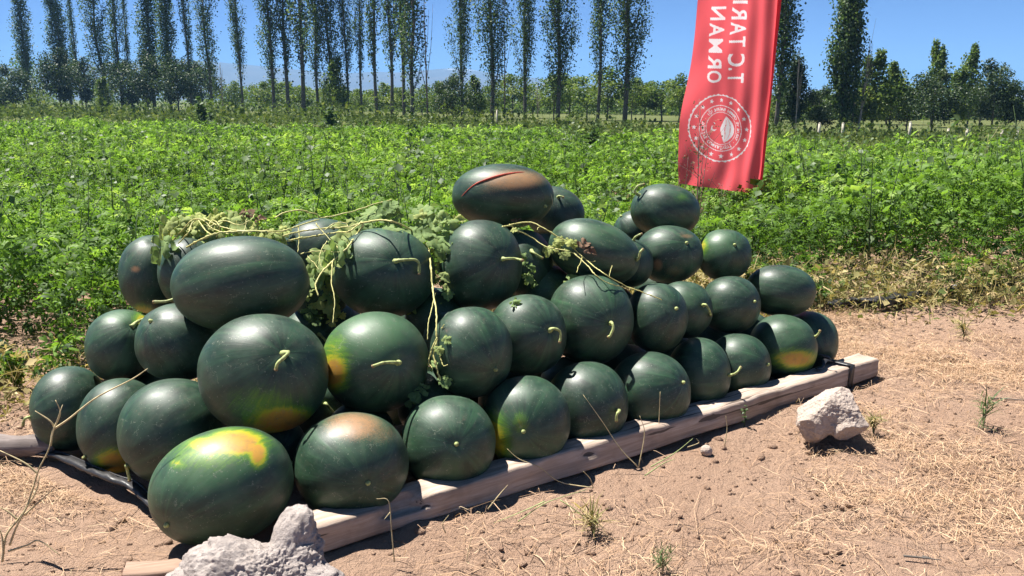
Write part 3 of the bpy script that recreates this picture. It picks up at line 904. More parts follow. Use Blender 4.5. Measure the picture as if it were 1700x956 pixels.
for px, t, k, sc, sxy, lab, mats in [
    (1298, 31, 2, .62, 1.0, 'small olive tree just right of the banner pole', MO),
    (1360, 30, 1, .46, .95, 'bright light green bush left of the columnar poplar', MO),
    (1418, 31, 1, .42, .8, 'dark bush at the foot of the columnar poplar', MD),
    (1450, 31, 2, .98, 1.0, 'tall pointed dark tree right of the bare dead trunks', MD),
    (1480, 32, 2, .86, 1.0, 'slightly shorter pointed tree beside the tall pointed one', MD),
    (1508, 33, 1, .48, 1.0, 'rounded green tree behind the tallest fence post', MO),
    (1552, 31, 1, .62, .95, 'broad dark bush in the middle of the right-hand trees', MD),
    (1550, 38, 2, 1.25, .7, 'pointed tree top rising over the broad dark bush', MD),
    (1592, 33, 2, .80, .9, 'narrow dark tree right of the broad dark bush', MD),
    (1610, 37, 2, 1.18, .7, 'tall narrow greyish tree left of the rightmost round tree', MD),
    (1650, 32, 0, .62, .85, 'round-headed green tree standing clear near the right edge', MD),
    (1692, 32, 1, .50, 1.0, 'dark tree cut by the right edge of the picture', MD),
    (1630, 40, 1, .5, 1.3, 'low olive tree between the round tree and the narrow ones', MO),
    (1475, 42, 3, .9, 1.2, 'low olive orchard tree behind the two pointed trees', MO),
]:
    plant_tree('broadleaf_tree', (RT_ORCH if k == 3 else RT_DARK)[k % 4 if k == 3 else k], mats, px, 0, lab, 'tree', 'trees along the fence on the right', sc * .95, 0, t, sxy * 1.12)

BARE = [bare_tree_meshes(61, 5.0), bare_tree_meshes(62, 3.2, 9)]
MR = (M_REDTWIG, M_REDTWIG, None); MP = (M_PALEBARK, M_PALEBARK, None)
plant_tree('bare_sapling', BARE[0], MR, 710, 204, 'bare reddish twigs of a leafless sapling between the poplars', 'sapling', None, 1.2)
plant_tree('bare_sapling', BARE[0], (M_BARK, M_BARK, None), 838, 209, 'tall bare pole-like sapling between two wide poplars', 'sapling', None, 1.25, .01, None, .6)
plant_tree('bare_sapling', BARE[1], MP, 893, 208, 'pale leafless trunk in the orchard left of the widest airy poplar', 'sapling', None, .55)
plant_tree('dead_tree', BARE[0], MP, 1413, 224, 'pale dead trunk with bare upright twigs beside the columnar poplar', 'dead tree', None, .78, .03)
plant_tree('dead_tree', BARE[1], MP, 1424, 224, 'shorter bare dead tree leaning right beside the pale trunk', 'dead tree', None, .95, .11)
plant_tree('bare_sapling', BARE[1], MR, 1320, 225, 'thin bare twigs poking above the short dark poplar', 'sapling', None, .8, 0, None, .5)
plant_tree('bare_sapling', BARE[1], MR, 372, 197, 'thin bare twigs in the sky gap left of the lone poplar', 'sapling', None, 1.05, 0, None, .7)


def far_thicket():
    """tree line far behind and scrub under the poplars: masses nobody could count"""
    n = 42000
    px = rng.uniform(-250, 1950, n)
    t = np.interp(px, [-250, 400, 1100, 1300, 1950], [105, 92, 66, 52, 52]) + rng.uniform(0, 9, n)
    x = (px - 850) / F * t
    top = np.interp(px, [-250, 330, 450, 700, 1100, 1300, 1950], [6.0, 3.9, 2.0, 1.75, 1.55, 1.5, 1.6]) * (.55 + .85 * vnoise(px / 24, px * 0, 1, 3)) * .95
    z = rng.random(n) * top
    R = rot_frames(rng.uniform(0, 6.28, n), rng.normal(-.3, .7, n), rng.normal(0, .7, n))
    V, T, A = scatter(LEAF_DIAMOND, np.stack([x, t, z], 1), R, rng.uniform(.18, .34, n), np.clip(rng.normal(.4, .2, n), 0, 1))
    tag(link('thicket', np_mesh('thicket', V, T, False, {'rnd': A}), M_ORCH), 'far green tree line closing off the land', kind='stuff')
    n = 60000
    px = rng.uniform(-250, 1950, n)
    ft = np.interp(px, [-800, 0, 400, 700, 1000, 1300, 1700, 2500], [38, 33, 30, 25, 21.5, 18.2, 17, 15])
    pt = np.interp(px, [-250, 0, 300, 500, 700, 1040, 1300, 1950], [80, 74, 61, 52, 43, 34, 30, 27])
    t = ft + (pt - ft) * rng.random(n) ** 1.1 * 1.12
    x = (px - 850) / F * t
    h = (.12 + .95 * vnoise(px / 22, t * .6, .6, 9) ** 2) * np.interp(px, [0, 300, 600, 760, 900, 1300, 1700], [1.2, 1.4, 1.3, 1.35, 1.0, .62, .62])
    z = rng.random(n) * h
    R = rot_frames(rng.uniform(0, 6.28, n), rng.normal(.7, .6, n), rng.normal(0, .6, n))
    V, T, A = scatter(LEAF_DIAMOND + LEAF_BLADE * 2, np.stack([x, t, z], 1), R, rng.uniform(.0030, .0055, n) * t * 1.0, np.clip(rng.normal(.4, .25, n), 0, 1))
    tag(link('undergrowth', np_mesh('undergrowth', V, T, False, {'rnd': A}), M_UNDER), 'dark rough undergrowth and tall grass beneath the poplars', kind='stuff')


far_thicket()

# fence posts
def fence_posts():
    spec = [(1361, 226, 205, .05, 'leaning pale fence post in front of the bright green bush'), (1400, 227, 205, .02, 'upright pale fence post at the foot of the columnar poplar'),
            (1512, 231, 203, .04, 'tallest pale fence post, in front of the pointed trees'), (1575, 233, 214, .05, 'fence post in front of the broad dark bush'),
            (1606, 230, 214, .02, 'fence post right of the broad dark bush'), (1664, 231, 217, .06, 'fence post below the round-headed tree'),
            (1690, 234, 217, .07, 'leaning fence post nearest to the right edge'), (825, 208, 183, 0, 'white post left of the tall bare sapling in the orchard')]
    for px, by, ty, lean, lab in spec:
        t = 25.0 if px > 1000 else 36.0
        top = at(px, ty, t); x, y = top[0], top[1]
        o = empty('fence_post', (x - lean * top[2], y, 0), lab, 'post', 'pale wooden fence posts')
        v, tt = tube(np.array([(0, 0, -.1), (lean * top[2] * .5 + .004, 0, top[2] * .5), (lean * top[2], 0, top[2])]), [.042, .04, .036], 7)
        g = Geo(); g.add(v, tt)
        link('post_shaft', g.mesh('post_shaft'), M_POST, o)
        c = np.array([lean * top[2], 0, top[2]])
        v, tt = tube(np.array([c, c + np.array([0, 0, .025])]), [.038, .024], 7)
        g = Geo(); g.add(v, tt)
        link('post_top', g.mesh('post_top'), M_POST, o)


fence_posts()

# ------------------------------------------------------------------ timber, log and hose under the pile
def beam_mesh(A, B, width, height, seed, wane=None):
    """hewn timber from A to B (front bottom edge on the ground), local coordinates along x"""
    L = np.linalg.norm(np.asarray(B) - np.asarray(A))
    nx = int(L / .02); prof = []
    r = .009
    for cx, cz, a0 in ((width - r, height - r, 0), (r, height - r, 90), (r, r, 180), (width - r, r, 270)):
        for k in range(4):
            a = math.radians(a0 + 30 * k); prof.append((cx + r * math.cos(a), cz + r * math.sin(a)))
    # a few more points on the flats
    P = []
    for i, p in enumerate(prof):
        P.append(p); q = prof[(i + 1) % len(prof)]
        if math.hypot(q[0] - p[0], q[1] - p[1]) > .03:
            for f in (.25, .5, .75): P.append((p[0] + (q[0] - p[0]) * f, p[1] + (q[1] - p[1]) * f))
    m = len(P); V = []
    for i in range(nx + 1):
        x = L * i / nx
        for (yy, zz) in P:
            n1 = mnoise.fractal(Vector((x * 1.6, yy * 12, zz * 12 + seed)), 1, 2, 3) * .0060
            n2 = mnoise.fractal(Vector((x * 14, yy * 30, zz * 30 + seed)), 1, 2, 3) * .0028
            y2, z2 = yy, zz
            if wane:
                for (wx, ww, wd) in wane:
                    k = math.exp(-((x - wx) / ww) ** 2) * wd
                    if yy < width * .35 and zz > height * .55: y2 += k * .9; z2 -= k * .8 * (1 - yy / (width * .35))
            sag = .012 * math.sin(math.pi * x / L)
            V.append((x, y2 + n1 + n2 - sag, max(0.0, z2 + n1 * .8 - n2)))
    Q = []
    for i in range(nx):
        for k in range(m):
            a = i * m + k; b = i * m + (k + 1) % m
            Q += [(a, b, b + m), (a, b + m, a + m)]
    g = Geo(); g.add(V, np.array(Q)[:, ::-1])
    caps = []
    for i in (0, nx):
        c = Geo(); ring = np.array(V[i * m:(i + 1) * m]); ctr = ring.mean(0)
        mid = ctr + (ring - ctr) * .55 + np.array([(.004 if i else -.004), 0, 0]) + rng.normal(0, .0025, ring.shape)
        vv = np.vstack([ring, mid, ctr[None]])
        tt = []
        for k in range(m):
            k2 = (k + 1) % m
            tt += [(k, k2, m + k2), (k, m + k2, m + k), (m + k, m + k2, 2 * m)]
        c.add(vv, np.array(tt)); caps.append(c)
    return g, caps, L


BA = np.array([-0.528, 2.114]); BB = np.array([1.545, 3.665])
BH = 0.080; BW = 0.100
ang = math.atan2(BB[1] - BA[1], BB[0] - BA[0])
g, caps, BL = beam_mesh(BA, BB, BW, BH, 3.0, [(.31, .05, .035), (.25, .03, .02), (.96, .04, .012), (1.53, .06, .010)])
beam = empty('timber_beam', (BA[0], BA[1], 0), 'long weathered wooden beam along the front foot of the melon pile', 'beam')
beam.rotation_euler = (0, 0, ang)
link('shaft', g.mesh('beam_shaft', True), M_BEAM, beam)
for c in caps: link('end_face', c.mesh('beam_end'), M_ENDWOOD, beam)


def strap(parent, x, w, tilt=0.0):
    """black band round the beam near its far end, with a loose tail on top"""
    g = Geo(); o = .010
    ring = [(-o, -o + .004), (BW + o, -o + .004), (BW + o, BH + o), (-o, BH + o)]
    pts = []
    for i in range(4):
        a = np.array(ring[i]); b = np.array(ring[(i + 1) % 4])
        for f in np.linspace(0, 1, 5)[:-1]: pts.append(a + (b - a) * f)
    V = []; T = []; n = len(pts)
    for s in (-w / 2, w / 2):
        for q in pts: V.append((x + s + tilt * q[1] + random.uniform(-.002, .002), q[0], q[1]))
    for k in range(n):
        k2 = (k + 1) % n
        T += [(k, k2, n + k2), (k, n + k2, n + k)]
    g.add(V, T)
    p = smooth_path([(x - .01, BW * .7, BH + .008), (x - .06, BW * .75, BH + .022), (x - .115, BW * .55, BH + .010), (x - .16, BW * .45, BH + .007)], 9)
    V = []; T = []
    for i, q in enumerate(p):
        V += [q + np.array([.0, .014, .006 * math.sin(i)]), q + np.array([.0, -.012, .0])]
        if i: T += [(2 * i - 2, 2 * i - 1, 2 * i + 1), (2 * i - 2, 2 * i + 1, 2 * i)]
    g.add(V, T)
    kn = [(x - .005, BW + .002, BH - .01), (x - .015, BW - .01, BH + .020), (x - .05, BW + .012, BH + .038)]
    v, t = tube(smooth_path(kn, 6), [.008, .011, .003], 5); g.add(v, t)
    s = link('strap', g.mesh('strap'), M_BLACK, parent)
    md = s.modifiers.new('thickness', 'SOLIDIFY'); md.thickness = .002


strap(beam, BL - .21, .032, .06)


def left_wood():
    a = on_ground(-60, 752); b = on_ground(95, 757)
    d = b - a; L = np.linalg.norm(d[:2])
    o = empty('grey_log', (a[0], a[1], 0), 'grey weathered log poking out under the melon at the left end of the pile', 'log')
    o.rotation_euler = (0, 0, math.atan2(d[1], d[0]))
    p = np.array([(L * f, .005 * math.sin(f * 7), .034 + .004 * math.sin(f * 9)) for f in np.linspace(0, 1, 16)])
    v, t = tube(p, .036, 12); v += rng.normal(0, .0012, v.shape)
    g = Geo(); g.add(v, t); link('log_shaft', g.mesh('log_shaft', True), M_LOG, o)
    g = Geo(); v, t = tube(p[-2:] + np.array([.004, 0, 0]), .030, 12); g.add(v, t); link('log_end', g.mesh('log_end'), M_ENDWOOD, o)
    # flat black hose along the left foot of the pile
    pts = [on_ground(70, 752, .012), on_ground(100, 757, .022), on_ground(150, 778, .026), on_ground(190, 795, .028), on_ground(222, 806, .024), on_ground(245, 826, .014), on_ground(262, 842, .010)]
    P = smooth_path(pts, 30)
    o = empty('irrigation_hose', P[0] * np.array([1, 1, 0]), 'flattened black hose along the left foot of the melon pile', 'hose')
    v, t = tube(P - np.array([P[0][0], P[0][1], 0]), .026, 8, .42); v[:, 2] = np.maximum(v[:, 2] + rng.normal(0, .002, len(v)), .0)
    g = Geo(); g.add(v, t); link('hose_wall', g.mesh('hose_wall', True), M_BLACK, o)
    g = Geo(); v, t = tube((P - np.array([P[0][0], P[0][1], 0]))[:26] + np.array([.006, .004, .010]), .003, 4); g.add(v, t); link('seam', g.mesh('seam', True), M_BLACK, o)
    # black plastic strip at the field margin on the right
    for pts, lab in (([(1375, 505), (1420, 502), (1458, 503), (1490, 496), (1540, 488)], 'crumpled black plastic sheet strip at the field margin on the right'),
                     ([(1560, 486), (1600, 480), (1650, 472), (1720, 462)], 'low black hose line running to the right edge along the crop')):
        P = smooth_path([on_ground(x, y, .035) for x, y in pts], 26)
        o = empty('plastic_strip', P[0] * np.array([1, 1, 0]), lab, 'plastic strip')
        v, t = tube(P - np.array([P[0][0], P[0][1], 0]), [.02, .036, .042, .034, .022], 9, .7)
        v += rng.normal(0, .007, v.shape)
        g = Geo(); g.add(v, t); link('sheet', g.mesh('sheet'), M_BLACK, o)
        g = Geo(); v, t = tube((P - np.array([P[0][0], P[0][1], 0]))[4:20] + np.array([0, -.03, .02]), [.012, .02, .012], 6, .4); v += rng.normal(0, .004, v.shape); g.add(v, t); link('fold', g.mesh('fold'), M_BLACK, o)
    # squared timber end beside the concrete lump
    a = on_ground(205, 975); b = on_ground(330, 960)
    g, caps, L = beam_mesh(a, b, .07, .035, 9.0)
    d = b - a
    o = empty('timber_offcut', (a[0], a[1], 0), 'pale timber offcut lying left of the grey concrete lump', 'timber')
    o.rotation_euler = (0, 0, math.atan2(d[1], d[0]))
    link('shaft', g.mesh('offcut_shaft', True), M_LOGTAN, o)
    for c in caps: link('end_face', c.mesh('offcut_end'), M_ENDWOOD, o)


left_wood()


# ------------------------------------------------------------------ broken concrete and stones
def lump(name, blobs, centre, sub, amp, mat, label, cat, cuts=(), holes=(), facets=0, bite=.03, seed=1):
    """blobs: (x, y, z, r) in world; surface found by marching from the centre, then roughened"""
    bm = bmesh.new(); bmesh.ops.create_icosphere(bm, subdivisions=sub, radius=1)
    D = np.array([v.co[:] for v in bm.verts]); D /= np.linalg.norm(D, axis=1)[:, None]
    T = np.array([[q.index for q in f.verts] for f in bm.faces]); bm.free()
    B = np.array(blobs, float); c = np.array(centre, float)
    def sdf(P):
        d = np.linalg.norm(P[:, None, :] - B[None, :, :3], axis=2) - B[None, :, 3]
        k = .012
        s = -k * np.log(np.exp(-d / k).sum(1))
        for (p, n) in cuts:
            s = np.maximum(s, (P - np.array(p)) @ (np.array(n) / np.linalg.norm(n)))
        for hx in holes:
            s = np.maximum(s, hx[3] - np.linalg.norm(P - np.array(hx[:3]), axis=1))
        return s
    cr = np.random.default_rng(seed)
    extra = []
    for _ in range(facets):
        nn = cr.normal(0, 1, 3); nn /= np.linalg.norm(nn)
        sup = (B[:, :3] @ nn + B[:, 3]).max() - cr.uniform(.15, 1.0) * bite
        extra.append((nn * sup, nn))
    cuts = list(cuts) + extra
    lo = np.zeros(len(D)); hi = np.full(len(D), .6)
    # furthest crossing along each direction
    ss = np.linspace(0, .6, 80); last = np.zeros(len(D))
    for s in ss: last = np.where(sdf(c + D * s) < 0, s, last)
    lo = last; hi = last + .0078
    for _ in range(10):
        mid = (lo + hi) / 2; ins = sdf(c + D * mid[:, None]) < 0
        lo = np.where(ins, mid, lo); hi = np.where(ins, hi, mid)
    P = c + D * lo[:, None]
    out = np.empty_like(P)
    for i in range(len(P)):
        p = Vector(P[i])
        n = mnoise.fractal(p * 15, .9, 2.1, 5) * .75 + mnoise.fractal(p * 80, .8, 2.1, 3) * .26
        w = mnoise.voronoi(p * 42)[0][0]
        k = amp * (n - .22 * max(0, .40 - w))
        out[i] = P[i] + D[i] * k
    out[:, 2] -= out[:, 2].min() + .012 if out[:, 2].min() > -.012 else 0.0
    base = np.array([c[0], c[1], 0])
    out[:, 2] = np.maximum(out[:, 2], -.03)
    o = link(name, np_mesh(name, out - base, T, True), mat, None, base)
    return tag(o, label, cat)


def px3(x, y, t, r_px): return (*at(x, y, t), r_px * t / F)

T0 = 2.02
lump('concrete_lump', [px3(365, 955, T0, 62), px3(315, 992, T0, 48), px3(420, 965, T0 + .02, 56), px3(472, 962, T0 + .03, 52), px3(490, 890, T0 + .05, 34), px3(493, 872, T0 + .06, 27), px3(505, 925, T0 + .04, 33), px3(535, 1000, T0, 55), px3(280, 1020, T0 - .02, 50), px3(400, 1030, T0 - .02, 80), px3(480, 1030, T0, 70)],
     at(450, 965, T0 + .02), 7, .021, M_CONC, 'lumpy grey concrete chunk in front of the pile at the bottom', 'concrete', facets=12, bite=.012, seed=4)
T1 = 3.10
lump('stone_block', [px3(1385, 660, T1, 27), px3(1368, 676, T1, 30), px3(1348, 694, T1, 28), px3(1334, 698, T1, 20), px3(1402, 680, T1, 30), px3(1425, 700, T1 - .02, 22), px3(1405, 708, T1 - .05, 19), px3(1434, 708, T1 - .04, 13), px3(1348, 712, T1 + .02, 14), px3(1395, 655, T1 + .08, 26), px3(1360, 690, T1 + .1, 26)],
     at(1384, 684, T1), 7, .010, M_STONE, 'rough pale stone block leaning against the right end of the beam', 'stone',
     [(at(1415, 655, T1), RT * .9 + UP * .45 - FWD * .1), (at(1345, 662, T1), -RT * .65 + UP * .75), (at(1384, 690, T1 - .085), -FWD + UP * .25)], [px3(1368, 718, T1 - .08, 15)], 24, .034, 6)
# a stone under it props the block up
for i, (x, y, r, lab) in enumerate([(1172, 750, 6, 'small pale pebble beside the foot of the beam')]):
    gpt = on_ground(x, y); t = depth_of(gpt); rr = r * t / F
    lump('pebble', [(gpt[0], gpt[1], rr * .35, rr), (gpt[0] + rr * .6, gpt[1], rr * .2, rr * .7)], (gpt[0] + .2 * rr, gpt[1], rr * .3), 3, rr * .5, M_STONE if i < 2 else M_SOIL, lab, 'pebble')

# ------------------------------------------------------------------ watermelons
# name: (cx, cy, half width, half height, depth, tilt, stem pixel or None, stem path offsets, spots, label)
MEL = [
 ('B1', 116, 678, 66, 71, 3.027, 0, (62, 690), [(62, 690), (50, 690), (40, 697), (37, 706)], [], 'dull green melon at the left end of the bottom row, stem pointing left'),
 ('B2', 200, 706, 72, 79, 2.895, 0, (152, 752), [(152, 752), (144, 757), (138, 760)], [('spot', 190, 768, 34, 26, .85)], 'bottom-row melon second from the left with yellow underside by the hose'),
 ('B3', 288, 714, 92, 88, 2.735, 0, (222, 765), [(222, 765), (214, 770), (211, 780), (214, 797)], [], 'large plain dark melon third in the bottom row, hooked stem at lower left'),
 ('B4', 370, 806, 122, 97, 2.373, 16, (303, 853), [(303, 853), (302, 847), (308, 846)], [('spot', 392, 734, 50, 23, 1.1), ('spot', 350, 738, 42, 14, .95), ('spot', 428, 752, 17, 24, 1.0), ('spot', 296, 770, 18, 10, .58), ('spot', 350, 752, 95, 32, .40), ('pale', 350, 770, 90, 70, .7)], 'front melon with orange-yellow patch on top, behind the concrete chunk'),
 ('B5', 584, 771, 96, 88, 2.531, 0, (625, 785), [(625, 785), (624, 783), (625, 781)], [('tan', 588, 706, 50, 26, .85), ('tan', 630, 720, 40, 22, .4)], 'bottom-row melon with rusty brown patch on its top'),
 ('B6', 744, 734, 79, 79, 2.698, 0, (763, 724), [(763, 724), (764, 719), (758, 717), (752, 721)], [('pale', 752, 772, 22, 34, .55)], 'bottom-row melon with a tiny hooked stem facing front, right of the rusty one'),
 ('B7', 873, 699, 74, 77, 2.85, 0, (868, 705), None, [('spot', 815, 740, 34, 60, .72), ('spot', 865, 703, 16, 22, .45), ('pale', 860, 730, 34, 34, .5)], 'bottom-row melon with star-shaped yellow scar and brownish left side'),
 ('B8', 974, 672, 69, 73, 3.038, 0, (1021, 676), [(1021, 676), (1026, 680), (1024, 688), (1023, 698)], [], 'bottom-row melon with short stem at right, right of the scarred one'),
 ('B9', 1079, 649, 68, 66, 3.194, 0, (1127, 630), [(1127, 630), (1131, 632), (1132, 638)], [], 'bottom-row melon in front of a pair of overlapping melons, nub at its right'),
 ('B10', 1160, 621, 53, 61, 3.379, 0, (1205, 620), [(1205, 620), (1215, 621), (1224, 617), (1230, 609)], [], 'narrow bottom-row melon with stem curving over its right neighbour'),
 ('B11', 1226, 607, 54, 54, 3.542, 0, (1266, 602), [(1266, 602), (1269, 603)], [], 'small bottom-row melon left of the one with yellow right side'),
 ('B12', 1299, 577, 58, 55, 3.717, -12, (1348, 558), [(1348, 558), (1354, 556), (1360, 549)], [('spot', 1322, 596, 42, 18, .85), ('pale', 1300, 560, 60, 40, .4)], 'bottom-row melon with yellow lower right side near the beam end'),
 ('B13', 1342, 566, 50, 50, 3.926, 0, (1357, 590), None, [], 'last melon at the right end of the bottom row, mostly shaded'),
 ('S1', 203, 574, 62, 61, 3.067, 0, (238, 540), [(228, 538), (236, 530), (250, 527), (262, 531), (268, 533)], [('spot', 246, 530, 26, 20, .8), ('pale', 200, 524, 40, 16, .8)], 'leftmost second-row melon with a yellow-green shoulder'),
 ('S2', 297, 568, 73, 65, 2.945, 0, (268, 531), None, [], 'dark second-row melon tucked under the biggest melon at the left'),
 ('S3', 439, 620, 109, 100, 2.622, 0, (490, 580), [(490, 580), (484, 586), (470, 594), (461, 602), (460, 610)], [('spot', 470, 698, 62, 26, .95), ('spot', 440, 672, 70, 34, .40)], 'big second-row melon with long stem and yellow underside'),
 ('S4', 624, 601, 89, 84, 2.804, 0, (671, 596), [(671, 596), (664, 602), (645, 602), (632, 605), (619, 610)], [('spot', 553, 618, 26, 34, .92), ('spot', 556, 590, 34, 50, .45), ('pale', 600, 555, 85, 50, 1.1)], 'light green second-row melon with yellow left flank and long wavy stem'),
 ('S5', 783, 584, 69, 76, 2.874, 0, (824, 609), [(824, 609), (826, 610)], [], 'second-row melon behind the hanging vine, round scar at its right'),
 ('S6', 875, 556, 66, 68, 3.075, 0, (911, 546), [(911, 546), (920, 544), (928, 549), (931, 558), (929, 567)], [], 'second-row melon half in shadow with a hooked pale stem'),
 ('S7', 980, 530, 72, 75, 3.25, 0, (1008, 534), [(1008, 534), (1015, 536), (1018, 545), (1013, 557), (1010, 559)], [], 'second-row melon in the middle under the single drooping leaf'),
 ('S8', 1090, 527, 52, 58, 3.349, 0, (1115, 511), [(1115, 511), (1116, 511)], [], 'second-row melon at the tip of the right-hand vine'),
 ('S9', 1135, 514, 48, 48, 3.537, 0, (1160, 506), [(1160, 506), (1170, 506), (1177, 514), (1180, 524)], [('pale', 1140, 500, 40, 30, .4)], 'second-row melon overlapped on its left by a twin, curved stem at right'),
 ('S10', 1212, 506, 51, 48, 3.647, 0, (1243, 500), [(1243, 500), (1244, 500)], [], 'round second-row melon with pale stem scar, left of the oblong one'),
 ('S11', 1296, 482, 59, 43, 3.839, -6, (1352, 492), None, [], 'oblong second-row melon at the right end of the pile'),
 ('T1', 254, 455, 57, 65, 3.341, 0, (268, 402), None, [('tan', 225, 447, 9, 6, .9), ('spot', 236, 518, 26, 14, .7)], 'leftmost third-row melon with a small pale scar'),
 ('T2', 312, 452, 50, 58, 3.188, 0, (340, 480), None, [], 'third-row melon squeezed behind the biggest melon under yellow vine'),
 ('T3', 400, 471, 116, 79, 2.842, 4, (290, 497), [(292, 498), (275, 500), (255, 501)], [], 'biggest oblong dark melon, third row at the left, stem sticking out left'),
 ('T4', 535, 416, 68, 54, 3.35, 0, (560, 380), None, [], 'shaded melon under the tangle of yellow vines'),
 ('T5', 637, 453, 86, 75, 3.162, 0, (666, 435), [(666, 435), (672, 432), (688, 430), (696, 437), (697, 452)], [], 'third-row melon under the largest vine leaf, curled stem'),
 ('T6', 798, 440, 70, 76, 3.261, 0, (836, 431), [(836, 431), (842, 431), (856, 430), (868, 434)], [], 'third-row melon directly below the split top melon'),
 ('T7', 870, 440, 49, 59, 3.491, 0, (882, 418), [(882, 418), (890, 424), (900, 427)], [('pale', 880, 420, 30, 30, .3)], 'narrow melon with shrivelled leaf scraps, right of the one under the split melon'),
 ('T8', 986, 418, 78, 52, 3.406, -18, (1055, 432), [(1052, 433), (1058, 427), (1063, 419), (1067, 414)], [('pale', 985, 383, 60, 12, .5)], 'oblong glossy third-row melon tilted down to the right, in the centre'),
 ('T9', 1043, 437, 42, 41, 3.609, 0, (1050, 399), [(1050, 399), (1056, 394), (1065, 387)], [], 'small shaded melon wedged between the tilted oblong melon and a scabby one'),
 ('T10', 1110, 422, 57, 48, 3.758, 0, (1132, 405), [(1132, 405), (1133, 404)], [('tan', 1092, 440, 9, 11, .9), ('tan', 1120, 450, 22, 12, .45), ('tan', 1140, 392, 14, 5, .5)], 'third-row melon with brown scabs and round stem scar'),
 ('T11', 1202, 423, 46, 43, 3.85, 0, (1210, 408), None, [('spot', 1164, 408, 14, 18, .62), ('pale', 1190, 405, 40, 26, .8)], 'third-row melon with bright yellow-green left side, rightmost of its row'),
 ('U1', 835, 326, 85, 54, 3.55, -2, (905, 345), None, [('tan', 852, 299, 52, 17, 1.0), ('tan', 815, 316, 30, 12, .35)], 'split melon with reddish crack and tan patch on top of the pile'),
 ('U2', 921, 354, 50, 44, 3.95, -20, (925, 330), [(921, 331), (928, 327), (935, 327)], [], 'melon peeking out behind the split top melon on its right'),
 ('U3', 1104, 350, 58, 45, 3.934, -8, (1058, 325), [(1058, 325), (1052, 318), (1058, 309), (1068, 306)], [('spot', 1132, 328, 14, 10, .3)], 'top melon at the right in front of the banner, curly stem'),
 ('U4', 1058, 384, 40, 36, 4.15, 0, (1030, 360), None, [], 'small melon edge showing behind the right-hand top melon'),
 ('X1', -9, 594, 29, 32, 3.84, 0, None, None, [], 'lone melon cut by the left edge, lying in the field margin'),
]
ELL = []     # for draping: centre, axes, semi


